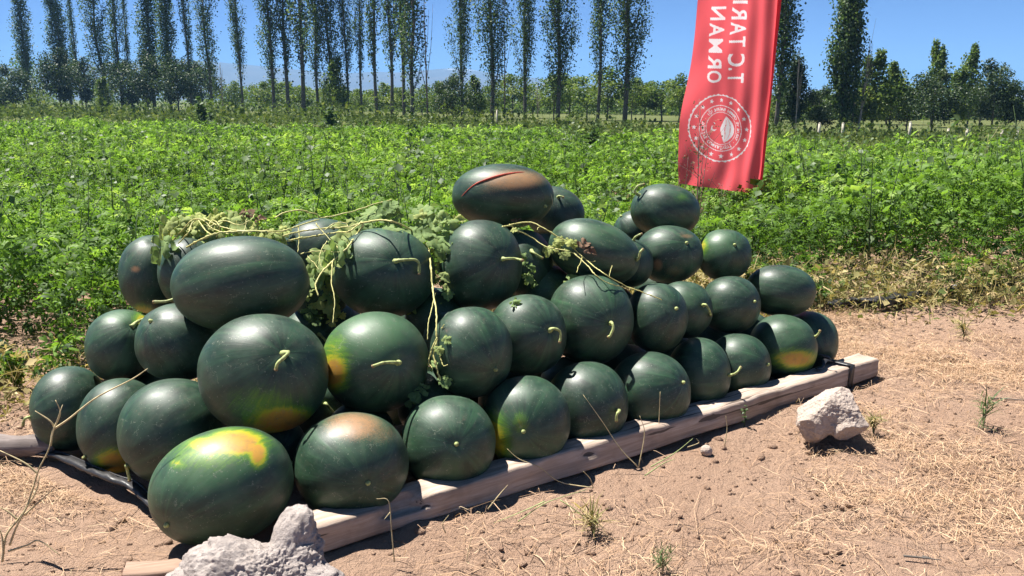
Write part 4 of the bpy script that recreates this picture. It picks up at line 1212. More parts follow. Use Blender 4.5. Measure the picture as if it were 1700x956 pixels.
def build_melon(spec):
    nm, cx, cy, a, b, t, tilt, stem_px, stem_path, spots, label = spec
    c = at(cx, cy, t)
    X = (cx - 850) / F; Y = (478 - cy) / F
    sa, sb = a * t / F, b * t / F
    sc = float(np.clip((sa + sb) / 2, .10, .166))
    sa = math.sqrt(max(sa * sa - (X * sc) ** 2, (.72 * sa) ** 2)); sb = math.sqrt(max(sb * sb - (Y * sc) ** 2, (.72 * sb) ** 2))
    th = math.radians(tilt)
    e1 = math.cos(th) * RT + math.sin(th) * UP; e2 = -math.sin(th) * RT + math.cos(th) * UP; e3 = -FWD
    E = np.stack([e1, e2, e3], 1)                       # columns
    S = np.array([sa, sb, sc])
    ELL.append((c, E, S))
    if stem_px is not None:
        dx, dy = stem_px[0] - cx, -(stem_px[1] - cy)
        qx = (dx * math.cos(th) + dy * math.sin(th)) / a; qy = (-dx * math.sin(th) + dy * math.cos(th)) / b
        l = math.hypot(qx, qy)
        if l > .985: qx, qy = qx / l * .985, qy / l * .985
        s = np.array([qx, qy, math.sqrt(max(0.02, 1 - qx * qx - qy * qy))])
    else:
        s = np.array([-.8, .2, .5])
    s /= np.linalg.norm(s)
    u = np.cross(s, [0.2, 0.9, 0.35]); u /= np.linalg.norm(u); v = np.cross(s, u)
    nl, no = 48, 72
    rr = np.random.default_rng(abs(hash(nm)) % 1000 if False else sum(ord(k) * (i + 3) for i, k in enumerate(nm)))
    ph = rr.uniform(0, 6.28, 6)
    la = np.linspace(0, math.pi, nl + 1)[1:-1]; lo = np.linspace(0, 2 * math.pi, no, endpoint=False)
    LA, LO = np.meshgrid(la, lo, indexing='ij')
    LA = np.concatenate([[0.0], LA.ravel(), [math.pi]]); LO = np.concatenate([[0.0], LO.ravel(), [0.0]])
    mel = np.stack([np.sin(LA) * np.cos(LO), np.sin(LA) * np.sin(LO), np.cos(LA)], 1)
    p = mel[:, :1] * u + mel[:, 1:2] * v + mel[:, 2:3] * s
    pn = 2.12
    k = (np.abs(p) ** pn).sum(1) ** (-1 / pn)
    rad = k * (1 - .035 * np.exp(-(LA / .16) ** 2) - .02 * np.exp(-((math.pi - LA) / .14) ** 2)
               + .0045 * np.cos(LO * 5 + ph[0]) * np.sin(LA) + .0035 * np.cos(LO * 8 + ph[1]) * np.sin(LA) ** 2 + .009 * np.sin(p[:, 0] * 2.2 + ph[2]) * np.cos(p[:, 1] * 2.0 + ph[3]) - .006)
    q = p * rad[:, None]
    W = c + (q * S) @ E.T
    at_attr = {'spot': np.zeros(len(W)), 'tan': np.zeros(len(W)), 'pale': np.zeros(len(W)), 'rnd': np.full(len(W), rr.random()), 'mel': mel}
    d = W - CAM; dep = d @ FWD
    ix = 850 + F * (d @ RT) / dep; iy = 478 - F * (d @ UP) / dep
    for kind, sx, sy, rx, ry, amt in spots:
        val = amt * np.exp(-(((ix - sx) / rx) ** 2 + ((iy - sy) / ry) ** 2) ** 1.25) * (1 / (1 + np.exp(-(p[:, 2] + .15) * 14)))
        at_attr[kind] = np.maximum(at_attr[kind], val)
    T = []
    idx = lambda i, j: 1 + i * no + j % no
    for j in range(no): T.append((0, idx(0, j), idx(0, j + 1)))
    for i in range(nl - 2):
        for j in range(no):
            T += [(idx(i, j), idx(i + 1, j), idx(i + 1, j + 1)), (idx(i, j), idx(i + 1, j + 1), idx(i, j + 1))]
    for j in range(no): T.append((len(W) - 1, idx(nl - 2, j + 1), idx(nl - 2, j)))
    base = np.array([c[0], c[1], W[:, 2].min()])
    o = empty('watermelon', base, label, 'watermelon', 'watermelons stacked in the pile' if nm[0] != 'X' else None)
    link('rind', np_mesh('rind', W - base, T, True, at_attr), M_RIND, o)
    # stem, or the dry scar it left
    if stem_px is not None:
        p0 = W[0]; nrm = E @ (s / S); nrm /= np.linalg.norm(nrm)
        if stem_path and len(stem_path) > 2 and max(math.hypot(x - stem_path[0][0], y - stem_path[0][1]) for x, y in stem_path) > 12:
            d0 = depth_of(p0)
            # keep the stem just in front of the rind
            pts = [p0 - nrm * .006]
            lift = 0.0
            for i, (x, y) in enumerate(stem_path[1:]):
                lift = .012 + .018 * math.sin(math.pi * (i + 1) / len(stem_path))
                hit = hit_one((c, E, S), x, y)
                dd = (hit if hit is not None else d0) - lift
                pts.append(at(x, y, min(dd, d0 + .03)))
            if len(pts) > 2: pts[1] = (pts[1] * .6 + (p0 + nrm * .018) * .4)
            P = smooth_path(pts, 14)
            P = P + np.cumsum(rng.normal(0, .0005, P.shape), 0) * np.linspace(0, 1, len(P))[:, None]
            v_, t_ = tube(P, np.interp(np.linspace(0, 1, 14), [0, .1, .25, .7, 1], [.0115, .0078, .0052, .0042, .0050]) * rng.uniform(.88, 1.12, 14), 8)
        else:
            P = np.array([p0 - nrm * .004, p0 + nrm * .004, p0 + nrm * .009])
            v_, t_ = tube(P, [.0085, .0065, .004], 8)
        g = Geo(); g.add(v_ - base, t_)
        st = link('stem', g.mesh('stem', True), M_STEM, o)
        if len(P) > 3:
            d_ = P[-1] - P[-2]; d_ /= np.linalg.norm(d_)
            v_, t_ = tube(np.array([P[-1] - d_ * .003, P[-1] + d_ * .0025, P[-1] + d_ * .004]), [.0054, .0056, .003], 7)
            g = Geo(); g.add(v_ - base, t_)
            link('cut_end', g.mesh('cut_end', True), M_CUT, st)
    return o, c, E, S, base


def hit_one(el, x, y):
    """depth at which the sight line through pixel (x, y) meets an ellipsoid"""
    c, E, S = el
    o = (E.T @ (CAM - c)) / S; d = (E.T @ ray(x, y)) / S
    A = d @ d; B = o @ d; C = o @ o - 1
    D = B * B - A * C
    if D < 0: return None
    return float((-B - math.sqrt(D)) / A)


def drape(x, y, lift=.012, fallback=None):
    """a point just in front of the nearest melon under the pixel"""
    ds = [h for h in (hit_one(e, x, y) for e in ELL) if h is not None and h > 0]
    t = min(ds) if ds else fallback
    if t is None: t = 3.3
    if ds and fallback is not None: t = min(t, fallback + .5)
    return at(x, y, t - lift)


MELON = {}
for spec in MEL:
    MELON[spec[0]] = build_melon(spec)


def crack_on(key, pts, widths, col, name, label, lift=.001):
    o, c, E, S, base = MELON[key]
    P = []
    for x, y in pts:
        h = hit_one((c, E, S), x, y)
        if h is None:
            # slide to the rim
            for f in np.linspace(1, .8, 30):
                h = hit_one((c, E, S), 835 + (x - 835) * f, 326 + (y - 326) * f)
                if h is not None: x, y = 835 + (x - 835) * f, 326 + (y - 326) * f; break
        P.append(at(x, y, (h or depth_of(c)) - lift))
    P = smooth_path(P, 26)
    v, t = tube(P, widths, 6); g = Geo(); g.add(v - base, t)
    m = plain_mat(name + '_colour', col, .6, .35, 50)
    q = link(name, g.mesh(name, True), m, o)
    q['label'] = label


CR = [(753, 352), (758, 338), (770, 322), (788, 306), (812, 296), (838, 289), (866, 286), (888, 288), (905, 300)]
crack_on('U1', CR, [.002, .003, .0042, .0036, .0015], (0.10, 0.035, 0.022), 'crack_rim', 'dark split running over the top', -.001)
crack_on('U1', CR[1:-1], [.001, .0018, .0040, .0032, .001], (0.46, 0.075, 0.045), 'crack_flesh', 'red flesh showing in the split', .0035)
crack_on('U1', [(908, 308), (914, 322), (917, 338), (917, 356)], [.001, .002, .001], (0.42, 0.40, 0.28), 'scar', 'thin pale scar down the right side', .001)

# melons added behind the front ones: carry upper rows, block sun in gaps
proto = MELON['S9'][0]
for (x, y, z) in [(-.73, 2.56, 0), (-.476, 2.67, 0), (-.23, 2.835, 0), (-.01, 3.01, 0), (.21, 3.18, 0), (.44, 3.36, 0), (.64, 3.53, 0), (.85, 3.71, 0), (1.05, 3.90, 0), (-1.24, 3.02, 0), (-.98, 2.86, 0),
                  (-.95, 3.14, 0), (-.68, 2.97, 0), (-.43, 3.10, 0), (-.18, 3.28, 0), (.08, 3.45, 0), (.33, 3.62, 0), (.58, 3.80, 0), (.82, 4.0, 0), (-.75, 3.24, .17), (-1.18, 3.24, .19), (-.86, 2.98, .20),
                  (-.20, 3.02, .21), (.16, 3.36, .20), (.40, 3.56, .19), (-.45, 3.38, .15), (.10, 3.66, .24), (.36, 3.84, .22), (.66, 3.98, .19), (.20, 3.93, .40), (-.06, 3.56, .44),
                  (556, 548, '3.45'), (722, 528, '3.30'), (716, 672, '2.95'), (530, 480, '3.32'), (905, 486, '3.5')]:
    if isinstance(z, str):
        c = at(x, y, float(z)); x, y, z = c[0], c[1], max(0.0, c[2] - .113)
    o = proto.copy(); COL.objects.link(o); o.location = (x, y, z); o.scale = (1.0, 1.0, 1.0)
    o['label'] = 'dark melon buried inside the pile, glimpsed only through gaps'
    o['group'] = 'melons buried inside the pile'
    for ch in proto.children:
        q = ch.copy(); COL.objects.link(q); q.parent = o

# ------------------------------------------------------------------ vines draped over the pile
def vine_leaf(seed, curl=0.5):
    """lobed melon leaf with wavy edge, length 1 along +y, several facets"""
    r = np.random.default_rng(seed)
    V = []; T = []
    lobes = [(.10, 1.45, .46), (.10, -1.45, .46), (.30, .95, .60), (.30, -.95, .60), (.52, .6, .50), (.52, -.6, .50), (.50, 0.0, .56)]
    def zz(x, y): return curl * (.16 * math.sin(3.1 * y + ph[0]) + .22 * abs(x) * math.cos(2.2 * y + ph[1]) - .25 * y * y * .7 + .09 * math.sin(9 * x + 7 * y + ph[2]))
    ph = r.uniform(-.6, .6, 3)
    for y0, a, l in lobes:
        a += r.normal(0, .1); l *= r.uniform(.85, 1.12); d = np.array([math.sin(a), math.cos(a)]); p = np.array([d[1], -d[0]])
        b = len(V); o = np.array([0, y0]); w = .14
        prof = [(-.04, .10), (.22, .085), (.42, .14), (.58, .11), (.74, .15), (.90, .07), (1.0, .0)]
        for s, ww in prof:
            q = o + d * l * s
            for sg in (-1, 0, 1):
                e = q + p * ww * sg * (1 + r.normal(0, .12))
                V.append((e[0], e[1], zz(e[0], e[1]) + (.025 if sg == 0 else 0) + .012 * abs(sg) * r.normal()))
        for i in range(len(prof) - 1):
            for k in (0, 1):
                q0 = b + i * 3 + k; T += [(q0, q0 + 1, q0 + 4), (q0, q0 + 4, q0 + 3)]
    return np.array(V), np.array(T)


VLEAF = [vine_leaf(i + 70, c) for i, c in enumerate((.35, .5, .8, 1.3))]


def leaf_at(parent, base, pos, x_px, y_px, size_px, ang, tiltf, k, tone, mat=None, nrm=None, name='leaf'):
    """one leaf as a part: ang = direction of the tip in the picture (degrees, 0 right, 90 up)"""
    t = depth_of(pos); s = size_px * t / F
    a = math.radians(ang)
    dirv = math.cos(a) * RT + math.sin(a) * UP
    n = -FWD * .75 + np.array([0, 0, .65])
    n = n / np.linalg.norm(n)
    n = n + tiltf * (RT * random.uniform(-.5, .5) + UP * random.uniform(-.4, .4)); n /= np.linalg.norm(n)
    y = dirv - n * (dirv @ n); y /= np.linalg.norm(y); x = np.cross(y, n)
    M = np.stack([x, y, n], 1)
    tv, tt = VLEAF[k % len(VLEAF)]
    g = Geo(); g.add((tv * s) @ M.T + pos - base, tt, np.clip(tone + rng.normal(0, .08, len(tv)), 0, 1))
    return link(name, g.mesh(name, True), mat or M_WILT, parent)


def strand(parent, base, pts, r0, r1, name='vine_stem', n=None, mat=None):
    """pts: (x, y) draped on the melons or (x, y, depth)"""
    P = []
    for q in pts:
        P.append(at(*q) if len(q) == 3 else drape(q[0], q[1], .014))
    n = n or max(10, len(P) * 5)
    n = n * 2; Q = smooth_path(P, n) + np.cumsum(rng.normal(0, .0006, (n, 3)), 0)
    rad = np.interp(np.linspace(0, 1, n), [0, .5, 1], [r0, (r0 + r1) / 2, r1]) * (.46 + .22 * rng.random(n) + .35 * (rng.random(n) > .9))
    v, t = tube(Q, rad, 6)
    g = Geo(); g.add(v - base, t)
    return link(name, g.mesh(name, True), mat or M_VINE, parent)


def vine(label, anchor, strands, leaves):
    b = drape(*anchor)
    o = empty('melon_vine', b, label, 'vine', 'wilted vines lying on the melons')
    for s in strands:
        strand(o, b, s[0], s[1], s[2], s[3] if len(s) > 3 else 'vine_stem')
    for i, (x, y, sz, ang, tl, k, tone, mt) in enumerate(leaves):
        dep = None
        pos = drape(x, y, .022, 3.25)
        leaf_at(o, b, pos, x, y, sz, ang, tl, k, tone, mt)
    return o


rv = random.Random(5)
lv = []
for i in range(24):      # yellowing leaf shreds in the knot at the left
    lv.append((rv.uniform(282, 378), rv.uniform(362, 392) - 6 * math.sin(i), rv.uniform(24, 46), rv.choice([-150, -110, -60, -30, 30, 150, 200]), .8, i, rv.uniform(.6, 1.0), None))
lv += [(290, 402, 44, 228, .5, 3, .35, None), (280, 400, 34, 235, .6, 2, .15, None)]
for i in range(12):
    lv.append((rv.uniform(372, 480), rv.uniform(374, 392), rv.uniform(18, 30), rv.uniform(0, 360), .9, i, rv.uniform(.5, 1.0), None))
lv += [(415, 362, 20, 80, .8, 3, .2, M_BROWNLEAF), (424, 368, 18, 20, .8, 3, .6, M_BROWNLEAF), (408, 356, 14, 140, .8, 2, .4, M_BROWNLEAF)]
vine('knot of yellowed vine stems on top of the biggest oblong melon', (330, 405), [
    ([(262, 436), (272, 418), (286, 398), (305, 376, 3.1), (322, 362, 3.08), (336, 364, 3.06), (352, 378, 3.0), (380, 388, 2.95)], .004, .003),
    ([(296, 404), (312, 388, 3.05), (318, 370, 3.08), (328, 366, 3.08), (340, 384, 3.0), (352, 392, 2.95)], .004, .003),
    ([(310, 410), (335, 398, 2.98), (365, 388, 2.95), (375, 387, 2.95), (420, 384, 2.93), (469, 382, 2.96), (505, 371, 3.05), (532, 364, 3.15)], .0055, .004),
    ([(338, 362, 3.06), (362, 372, 3.0), (392, 378, 2.95), (430, 380, 2.93), (468, 385, 2.95)], .004, .003),
    ([(345, 378, 3.0), (372, 366, 3.02), (398, 374, 2.97), (416, 366, 2.97), (424, 355, 3.0)], .003, .002, 'tendril'),
    ([(402, 388, 2.92), (408, 374, 2.95), (412, 362, 2.98)], .0025, .0015, 'tendril'),
    ([(355, 398), (362, 380, 2.97), (352, 368, 3.02), (342, 378, 3.0)], .003, .002, 'tendril')], lv)

lv = []
for i in range(16):
    lv.append((rv.uniform(515, 552), rv.uniform(448, 505), rv.uniform(18, 36), rv.uniform(220, 310), .8, i, rv.uniform(.55, 1.0), None))
for i in range(13):
    f = i / 12
    lv.append((604 - 60 * f + rv.uniform(-9, 9), 366 + 80 * f, rv.uniform(28, 50), rv.uniform(190, 300), .8, i, rv.uniform(.35, .8), None))
lv += [(552, 488, 24, 270, .5, 3, .6, None), (556, 508, 26, 265, .5, 2, .7, None), (553, 525, 20, 275, .5, 1, .8, None), (566, 520, 14, 300, .6, 2, .9, None), (520, 505, 30, 260, .7, 1, .1, None), (528, 522, 26, 280, .7, 1, .05, None)]
vine('yellow-green vine hanging down in the gap right of the biggest melon', (550, 440), [
    ([(457, 362, 3.1), (471, 354, 3.12), (500, 350, 3.15), (524, 358, 3.18), (535, 364, 3.2), (577, 355, 3.22), (620, 343, 3.25), (650, 336, 3.28)], .0045, .0035),
    ([(476, 400, 2.98), (500, 395, 3.05), (529, 391, 3.1), (560, 386, 3.1), (582, 384, 3.05), (601, 370, 3.1)], .0055, .004),
    ([(470, 392, 2.97), (510, 384, 3.06), (548, 380, 3.12), (578, 378, 3.1), (604, 372, 3.1)], .0045, .004),
    ([(604, 372, 3.1), (590, 390), (577, 407, 3.02), (560, 424, 3.0), (546, 437, 2.98), (529, 452, 2.93), (516, 474, 2.88), (520, 492, 2.86)], .006, .004),
    ([(552, 433, 2.98), (550, 465, 2.93), (555, 498, 2.88), (553, 536, 2.83)], .004, .002),
    ([(496, 376, 3.08), (498, 398, 3.05), (495, 420, 3.02)], .003, .002, 'tendril'),
    ([(499, 422, 3.0), (520, 418, 3.02), (552, 418, 3.0), (570, 416, 3.0)], .0032, .002, 'tendril'),
    ([(511, 425, 3.0), (520, 437, 2.98), (530, 450, 2.95)], .003, .002, 'tendril'),
    ([(543, 400, 3.03), (533, 417, 3.0), (533, 430, 2.98), (536, 443, 2.96)], .0032, .002, 'tendril'),
    ([(524, 370, 3.1), (534, 384, 3.08), (552, 402, 3.04), (560, 412, 3.0)], .003, .002, 'tendril'),
    ([(540, 382, 3.1), (555, 372, 3.12), (575, 370, 3.12), (580, 377, 3.1)], .003, .002, 'tendril')], lv)

lv = [(668, 378, 62, 285, .35, 0, .35, None), (664, 372, 40, 205, .5, 1, .3, None), (660, 366, 36, 120, .5, 1, .3, None), (685, 380, 40, 330, .4, 1, .35, None),
      (640, 362, 34, 160, .5, 1, .25, None), (618, 374, 34, 250, .5, 2, .4, None), (612, 368, 30, 200, .6, 2, .5, None), (630, 352, 30, 30, .6, 2, .1, None), (645, 350, 24, 60, .6, 1, .35, None),
      (718, 368, 34, 20, .6, 3, .6, None), (735, 372, 36, 320, .6, 3, .55, None), (745, 380, 34, 260, .6, 2, .45, None), (728, 390, 40, 290, .6, 3, .5, None), (742, 400, 34, 255, .5, 3, .4, None),
      (752, 366, 20, 0, .7, 3, .9, None), (706, 362, 24, 140, .6, 2, .8, None), (720, 412, 28, 300, .6, 2, .85, None), (724, 436, 24, 290, .6, 2, .8, None), (735, 452, 22, 300, .7, 2, .7, None),
      (738, 470, 26, 330, .6, 1, .75, None), (742, 480, 22, 270, .7, 2, .55, None), (730, 495, 22, 260, .7, 1, .35, None), (733, 520, 16, 300, .7, 1, .4, None), (726, 575, 18, 280, .7, 2, .7, None),
      (722, 600, 20, 250, .7, 1, .5, None), (735, 625, 24, 285, .6, 2, .4, None), (728, 640, 18, 270, .6, 2, .7, None), (702, 636, 40, 250, .4, 1, .15, None), (655, 380, 46, 250, .5, 1, .45, None), (700, 376, 44, 20, .5, 1, .5, None), (690, 368, 40, 70, .5, 0, .5, None), (625, 366, 40, 120, .5, 0, .5, None), (640, 378, 38, 300, .5, 1, .5, None), (712, 382, 42, 280, .5, 1, .55, None), (590, 382, 36, 230, .5, 1, .55, None), (728, 460, 26, 310, .6, 1, .7, None), (718, 500, 24, 240, .6, 1, .5, None), (736, 560, 18, 320, .6, 1, .6, None), (716, 620, 24, 250, .6, 1, .4, None), (690, 655, 26, 240, .4, 1, .1, None), (700, 505, 32, 205, .3, 0, .5, None)]
vine('vine hanging straight down between two third-row melons with broad grey-green leaves', (713, 415), [
    ([(600, 370, 3.1), (630, 366, 3.05), (660, 372, 3.02), (690, 388), (706, 402), (714, 418), (718, 440, 3.03), (722, 475, 2.97), (725, 505, 2.88), (729, 535, 2.80), (728, 565, 2.77), (722, 590, 2.75), (728, 615, 2.74), (731, 632, 2.74)], .0055, .0042),
    ([(722, 486, 2.96), (716, 510, 2.9), (709, 536, 2.84), (708, 562, 2.81)], .003, .002, 'tendril'),
    ([(726, 560, 2.77), (717, 582, 2.76), (713, 600, 2.76), (718, 612, 2.75)], .004, .003, 'tendril'),
    ([(730, 590, 2.75), (733, 606, 2.74), (741, 604, 2.74)], .003, .002, 'tendril'),
    ([(733, 545, 2.79), (740, 538, 2.79)], .003, .002, 'tendril')], lv)

lv = [(956, 456, 42, 268, .15, 1, .55, None), (962, 410, 22, 40, .6, 3, .5, M_BROWNLEAF), (970, 416, 20, 340, .6, 3, .2, M_BROWNLEAF), (852, 368, 18, 60, .7, 3, .5, M_BROWNLEAF)]
for i in range(10):
    lv.append((rv.uniform(905, 955), rv.uniform(398, 414), rv.uniform(10, 20), rv.uniform(0, 360), .9, i, rv.uniform(.75, 1.0), None))
for i in range(7):
    lv.append((rv.uniform(845, 872), rv.uniform(372, 386), rv.uniform(8, 16), rv.uniform(0, 360), .9, i, rv.uniform(.8, 1.0), None))
for (x, y, sz) in [(866, 420, 18), (872, 432, 18), (877, 440, 16), (872, 455, 20), (886, 462, 16), (892, 470, 12), (856, 490, 22), (850, 500, 20)]:
    lv.append((x, y, sz, rv.uniform(200, 330), .5, 3, rv.uniform(.3, .7), None))
vine('thin yellow vine lying diagonally over the melons right of centre', (905, 383), [
    ([(830, 378, 3.2), (845, 374, 3.25), (862, 370, 3.3), (885, 371, 3.3), (905, 382, 3.28), (940, 404), (965, 427), (985, 446, 3.18), (1000, 458, 3.14), (1030, 474, 3.2), (1060, 486, 3.2), (1092, 499)], .0042, .0026),
    ([(846, 372, 3.26), (862, 384, 3.3), (884, 394, 3.33), (905, 407, 3.3), (930, 412, 3.26), (952, 420, 3.25)], .004, .0025),
    ([(952, 420, 3.25), (975, 440, 3.2), (990, 456, 3.14), (1018, 472, 3.16), (1034, 476, 3.2)], .0035, .0025),
    ([(966, 428, 3.24), (962, 438, 3.2), (958, 454, 3.12)], .0026, .002, 'tendril'),
    ([(1016, 441, 3.25), (1012, 452, 3.22), (1012, 462, 3.2)], .0022, .0016, 'tendril'),
    ([(980, 434, 3.23), (990, 434, 3.22)], .002, .0014, 'tendril'), ([(895, 377, 3.28), (893, 382, 3.27)], .002, .0014, 'tendril')], lv)

# ------------------------------------------------------------------ banner
def build_banner():
    mf, nt, b = new_mat('red_banner_cloth')
    n = noise_tex(nt, obj_co(nt), 260, 3)
    c = ramp(nt, n, [(0.3, (0.84, 0.115, 0.135)), (0.7, (0.92, 0.140, 0.160))])
    c = mix(nt, attr(nt, 'ink'), c, (.95, .84, .86))
    nt.links.new(c, b.inputs['Base Color']); b.inputs['Roughness'].default_value = .55; b.inputs['Specular IOR Level'].default_value = .3
    tr = nt.nodes.new('ShaderNodeBsdfTranslucent'); nt.links.new(mix(nt, 1.0, c, (1.2, 1.15, 1.15), 'MULTIPLY'), tr.inputs['Color'])
    ms = N(nt, 'ShaderNodeMixShader', Fac=.72); nt.links.new(b.outputs[0], ms.inputs[1]); nt.links.new(tr.outputs[0], ms.inputs[2])
    nt.links.new(ms.outputs[0], nt.nodes['Material Output'].inputs['Surface'])
    T = 7.5
    # the cloth in its own plane: s metres across (0 at the pole, to the left), h metres up
    foot = at(1258, 322, T); head = at(1292, 0, T - .0)
    axis_h = head - foot; axis_h = axis_h / np.linalg.norm(axis_h)
    left = at(1125, 305, T - .36) - foot
    W = np.linalg.norm(left - axis_h * (left @ axis_h)); sk = (left @ axis_h) / W
    axis_s = left - axis_h * (left @ axis_h); axis_s /= np.linalg.norm(axis_s)
    nrm = np.cross(axis_h, axis_s); nrm = nrm if nrm @ FWD < 0 else -nrm
    HT = 2.75
    def wave(s, h):
        f = np.clip(s / W, 0, 1)
        return (.016 * np.sin(38 * s + 1.2 * np.sin(h * 2.1)) * np.exp(-f * 3.2) * np.clip(1.2 - .15 * h, .3, 1)
                + .022 * np.sin(3.2 * h + 4.0 * s) * f + .014 * np.sin(6.3 * h - 7 * s + 1.1) * f * (.4 + f)
                + .006 * np.sin(17 * s + 9 * h) * np.exp(-h * 1.2) + .010 * np.sin(24 * (s * .8 + h * .55)) * np.exp(-h * 2.0) * f)
    def edge(s, h): return s * (1 + .015 * np.sin(2.0 * h + .6) * (s / W)) 
    def P(s, h, lift=0.0):
        s = np.asarray(s, float); h = np.asarray(h, float)
        hh = h + sk * s * np.clip(1 - h / 2.5, 0, 1)
        return foot + np.outer(edge(s, h), axis_s) + np.outer(hh, axis_h) + np.outer(wave(s, h) + lift, nrm)
    def to_sh(x, y):
        """cloth coordinates of a photograph pixel"""
        d = ray(x, y); n0 = nrm
        q = CAM + d * (((foot - CAM) @ n0) / (d @ n0)) - foot
        s = q @ axis_s; h = q @ axis_h
        for _ in range(6):
            h0 = h - 0
            hh = (q @ axis_h) - sk * s * np.clip(1 - h / 2.5, 0, 1); h = hh
        return s, h
    base = np.array([foot[0] - axis_h[0] / axis_h[2] * foot[2], foot[1] - axis_h[1] / axis_h[2] * foot[2], 0])
    o = empty('banner_flag', base, 'tall red banner with white mirrored lettering and round emblem standing in the crop', 'banner')
    PRINT = []          # printed shapes: (points in cloth coordinates, triangles)
    # sleeve round the pole and the pole
    g = Geo(); pp = np.array([foot + axis_h * h - axis_s * .010 for h in np.linspace(-.0, HT, 24)]) - base
    v, t = tube(pp, .020, 8); g.add(v, t); link('pole_sleeve', g.mesh('pole_sleeve', True), mf, o)
    g = Geo(); pp = np.array([foot + axis_h * h - axis_s * .010 for h in np.linspace(-foot[2] / axis_h[2] - .15, HT + .25, 12)]) - base
    v, t = tube(pp, .011, 8); g.add(v, t); link('pole', g.mesh('pole', True), M_BLACK, o)
    def put(polys):
        PRINT.extend((np.asarray(p, float), np.asarray(t)) for p, t in polys)
    def glyph(ch, bold=.0):
        cu = bpy.data.curves.new('glyph', 'FONT'); cu.body = ch; cu.size = 1.0; cu.offset = bold; cu.resolution_u = 4
        ob = bpy.data.objects.new('glyph', cu); COL.objects.link(ob)
        bpy.context.view_layer.update()
        me = ob.evaluated_get(bpy.context.evaluated_depsgraph_get()).to_mesh()
        bm = bmesh.new(); bm.from_mesh(me); bmesh.ops.triangulate(bm, faces=bm.faces[:])
        for _ in range(2):
            bmesh.ops.subdivide_edges(bm, edges=[e for e in bm.edges if e.calc_length() > .18], cuts=1)
            bmesh.ops.triangulate(bm, faces=bm.faces[:])
        p = np.array([v.co[:2] for v in bm.verts]); t = np.array([[q.index for q in f.verts] for f in bm.faces]) if bm.faces else np.zeros((0, 3), int)
        bm.free(); ob.to_mesh_clear(); bpy.data.objects.remove(ob); bpy.data.curves.remove(cu)
        return p, t
    px_m = T / F
    # lettering that runs up the cloth, seen from behind: baseline towards the right, reading upwards, mirrored
    def line(text_spots, base_top, base_bot, cap):
        for ch, y0, y1 in text_spots:          # y0 lower end, y1 upper end in the photograph
            p, t = glyph(ch, .018)
            if len(p) == 0: continue
            lo, hi = p.min(0), p.max(0)
            u = (p[:, 0] - lo[0]) / max(1e-6, hi[0] - lo[0])
            w = p[:, 1] / .72 if ch != '.' else (p[:, 1] - lo[1]) / .72
            yy = y0 + (y1 - y0) * u
            bx = base_bot[0] + (base_top[0] - base_bot[0]) * (yy - base_bot[1]) / (base_top[1] - base_bot[1])
            # cap height grows to the right-hand side of the picture because the cloth is seen from the back
            xx = bx + w * cap
            sh = np.array([to_sh(a, c) for a, c in zip(xx, yy)])
            put([(sh, t)])
    line([('T', 137, 121), ('.', 116, 112), ('C', 110, 89), ('T', 77, 60), ('A', 57, 37), ('R', 32, 12), ('I', 6, 1), ('M', -5, -27)], (1216, 0), (1211, 137), 26)
    line([('O', 137, 117), ('R', 113, 92), ('M', 87, 64), ('A', 60, 38), ('N', 33, 11)], (1181, 11), (1176, 137), 24)
    # round emblem
    cx, cy = 1198, 213; ks = 1.10
    es, eh = to_sh(cx, cy); k = px_m
    def ring(r0, r1, n=120, wob=0.0):
        a = np.linspace(0, 2 * math.pi, n, endpoint=False)
        ro = r1 * (1 + wob * np.sign(np.sin(a * n / 4)))
        p = np.concatenate([np.stack([es - r0 * k * ks * np.cos(a), eh + r0 * k * np.sin(a)], 1), np.stack([es - ro * k * ks * np.cos(a), eh + ro * k * np.sin(a)], 1)])
        t = []
        for i in range(n): j = (i + 1) % n; t += [(i, j, n + j), (i, n + j, n + i)]
        return p, t
    put([ring(52.0, 54.0, 160, .012)])
    put([ring(36.0, 37.0)])
    put([ring(25.4, 26.2)])
    def star(x, y, r, rot):
        p = [(0, 0)] + [(r * (1 if i % 2 == 0 else .42) * math.sin(rot + i * math.pi / 5), r * (1 if i % 2 == 0 else .42) * math.cos(rot + i * math.pi / 5)) for i in range(10)]
        p = np.array([(es - (x + a) * k * ks, eh + (y + b_) * k) for a, b_ in p])
        return p, [(0, 1 + i, 1 + (i + 1) % 10) for i in range(10)]
    for i in range(16):
        a = 2 * math.pi * i / 16 + .1
        put([star(45 * math.cos(a), 45 * math.sin(a), 4.0, 0)])
    # crescent and small star on the left
    a = np.linspace(.65, 2 * math.pi - .65, 24)
    outer = np.stack([4.6 * np.cos(a), 4.6 * np.sin(a)], 1)
    inner = np.stack([1.5 + 3.9 * np.cos(a) * .92, 3.55 * np.sin(a)], 1)
    rotc = lambda q: np.stack([q[:, 0] * math.cos(.9) - q[:, 1] * math.sin(.9), q[:, 0] * math.sin(.9) + q[:, 1] * math.cos(.9)], 1)
    q = rotc(np.vstack([outer, inner])); n = 24
    put([(np.stack([es - (q[:, 0] - 13.5) * k * ks, eh + (q[:, 1] - 2) * k], 1), [t for i in range(n - 1) for t in ((i, i + 1, n + i + 1), (i, n + i + 1, n + i))])])
    put([star(-13, 6.2, 2.0, .2)])
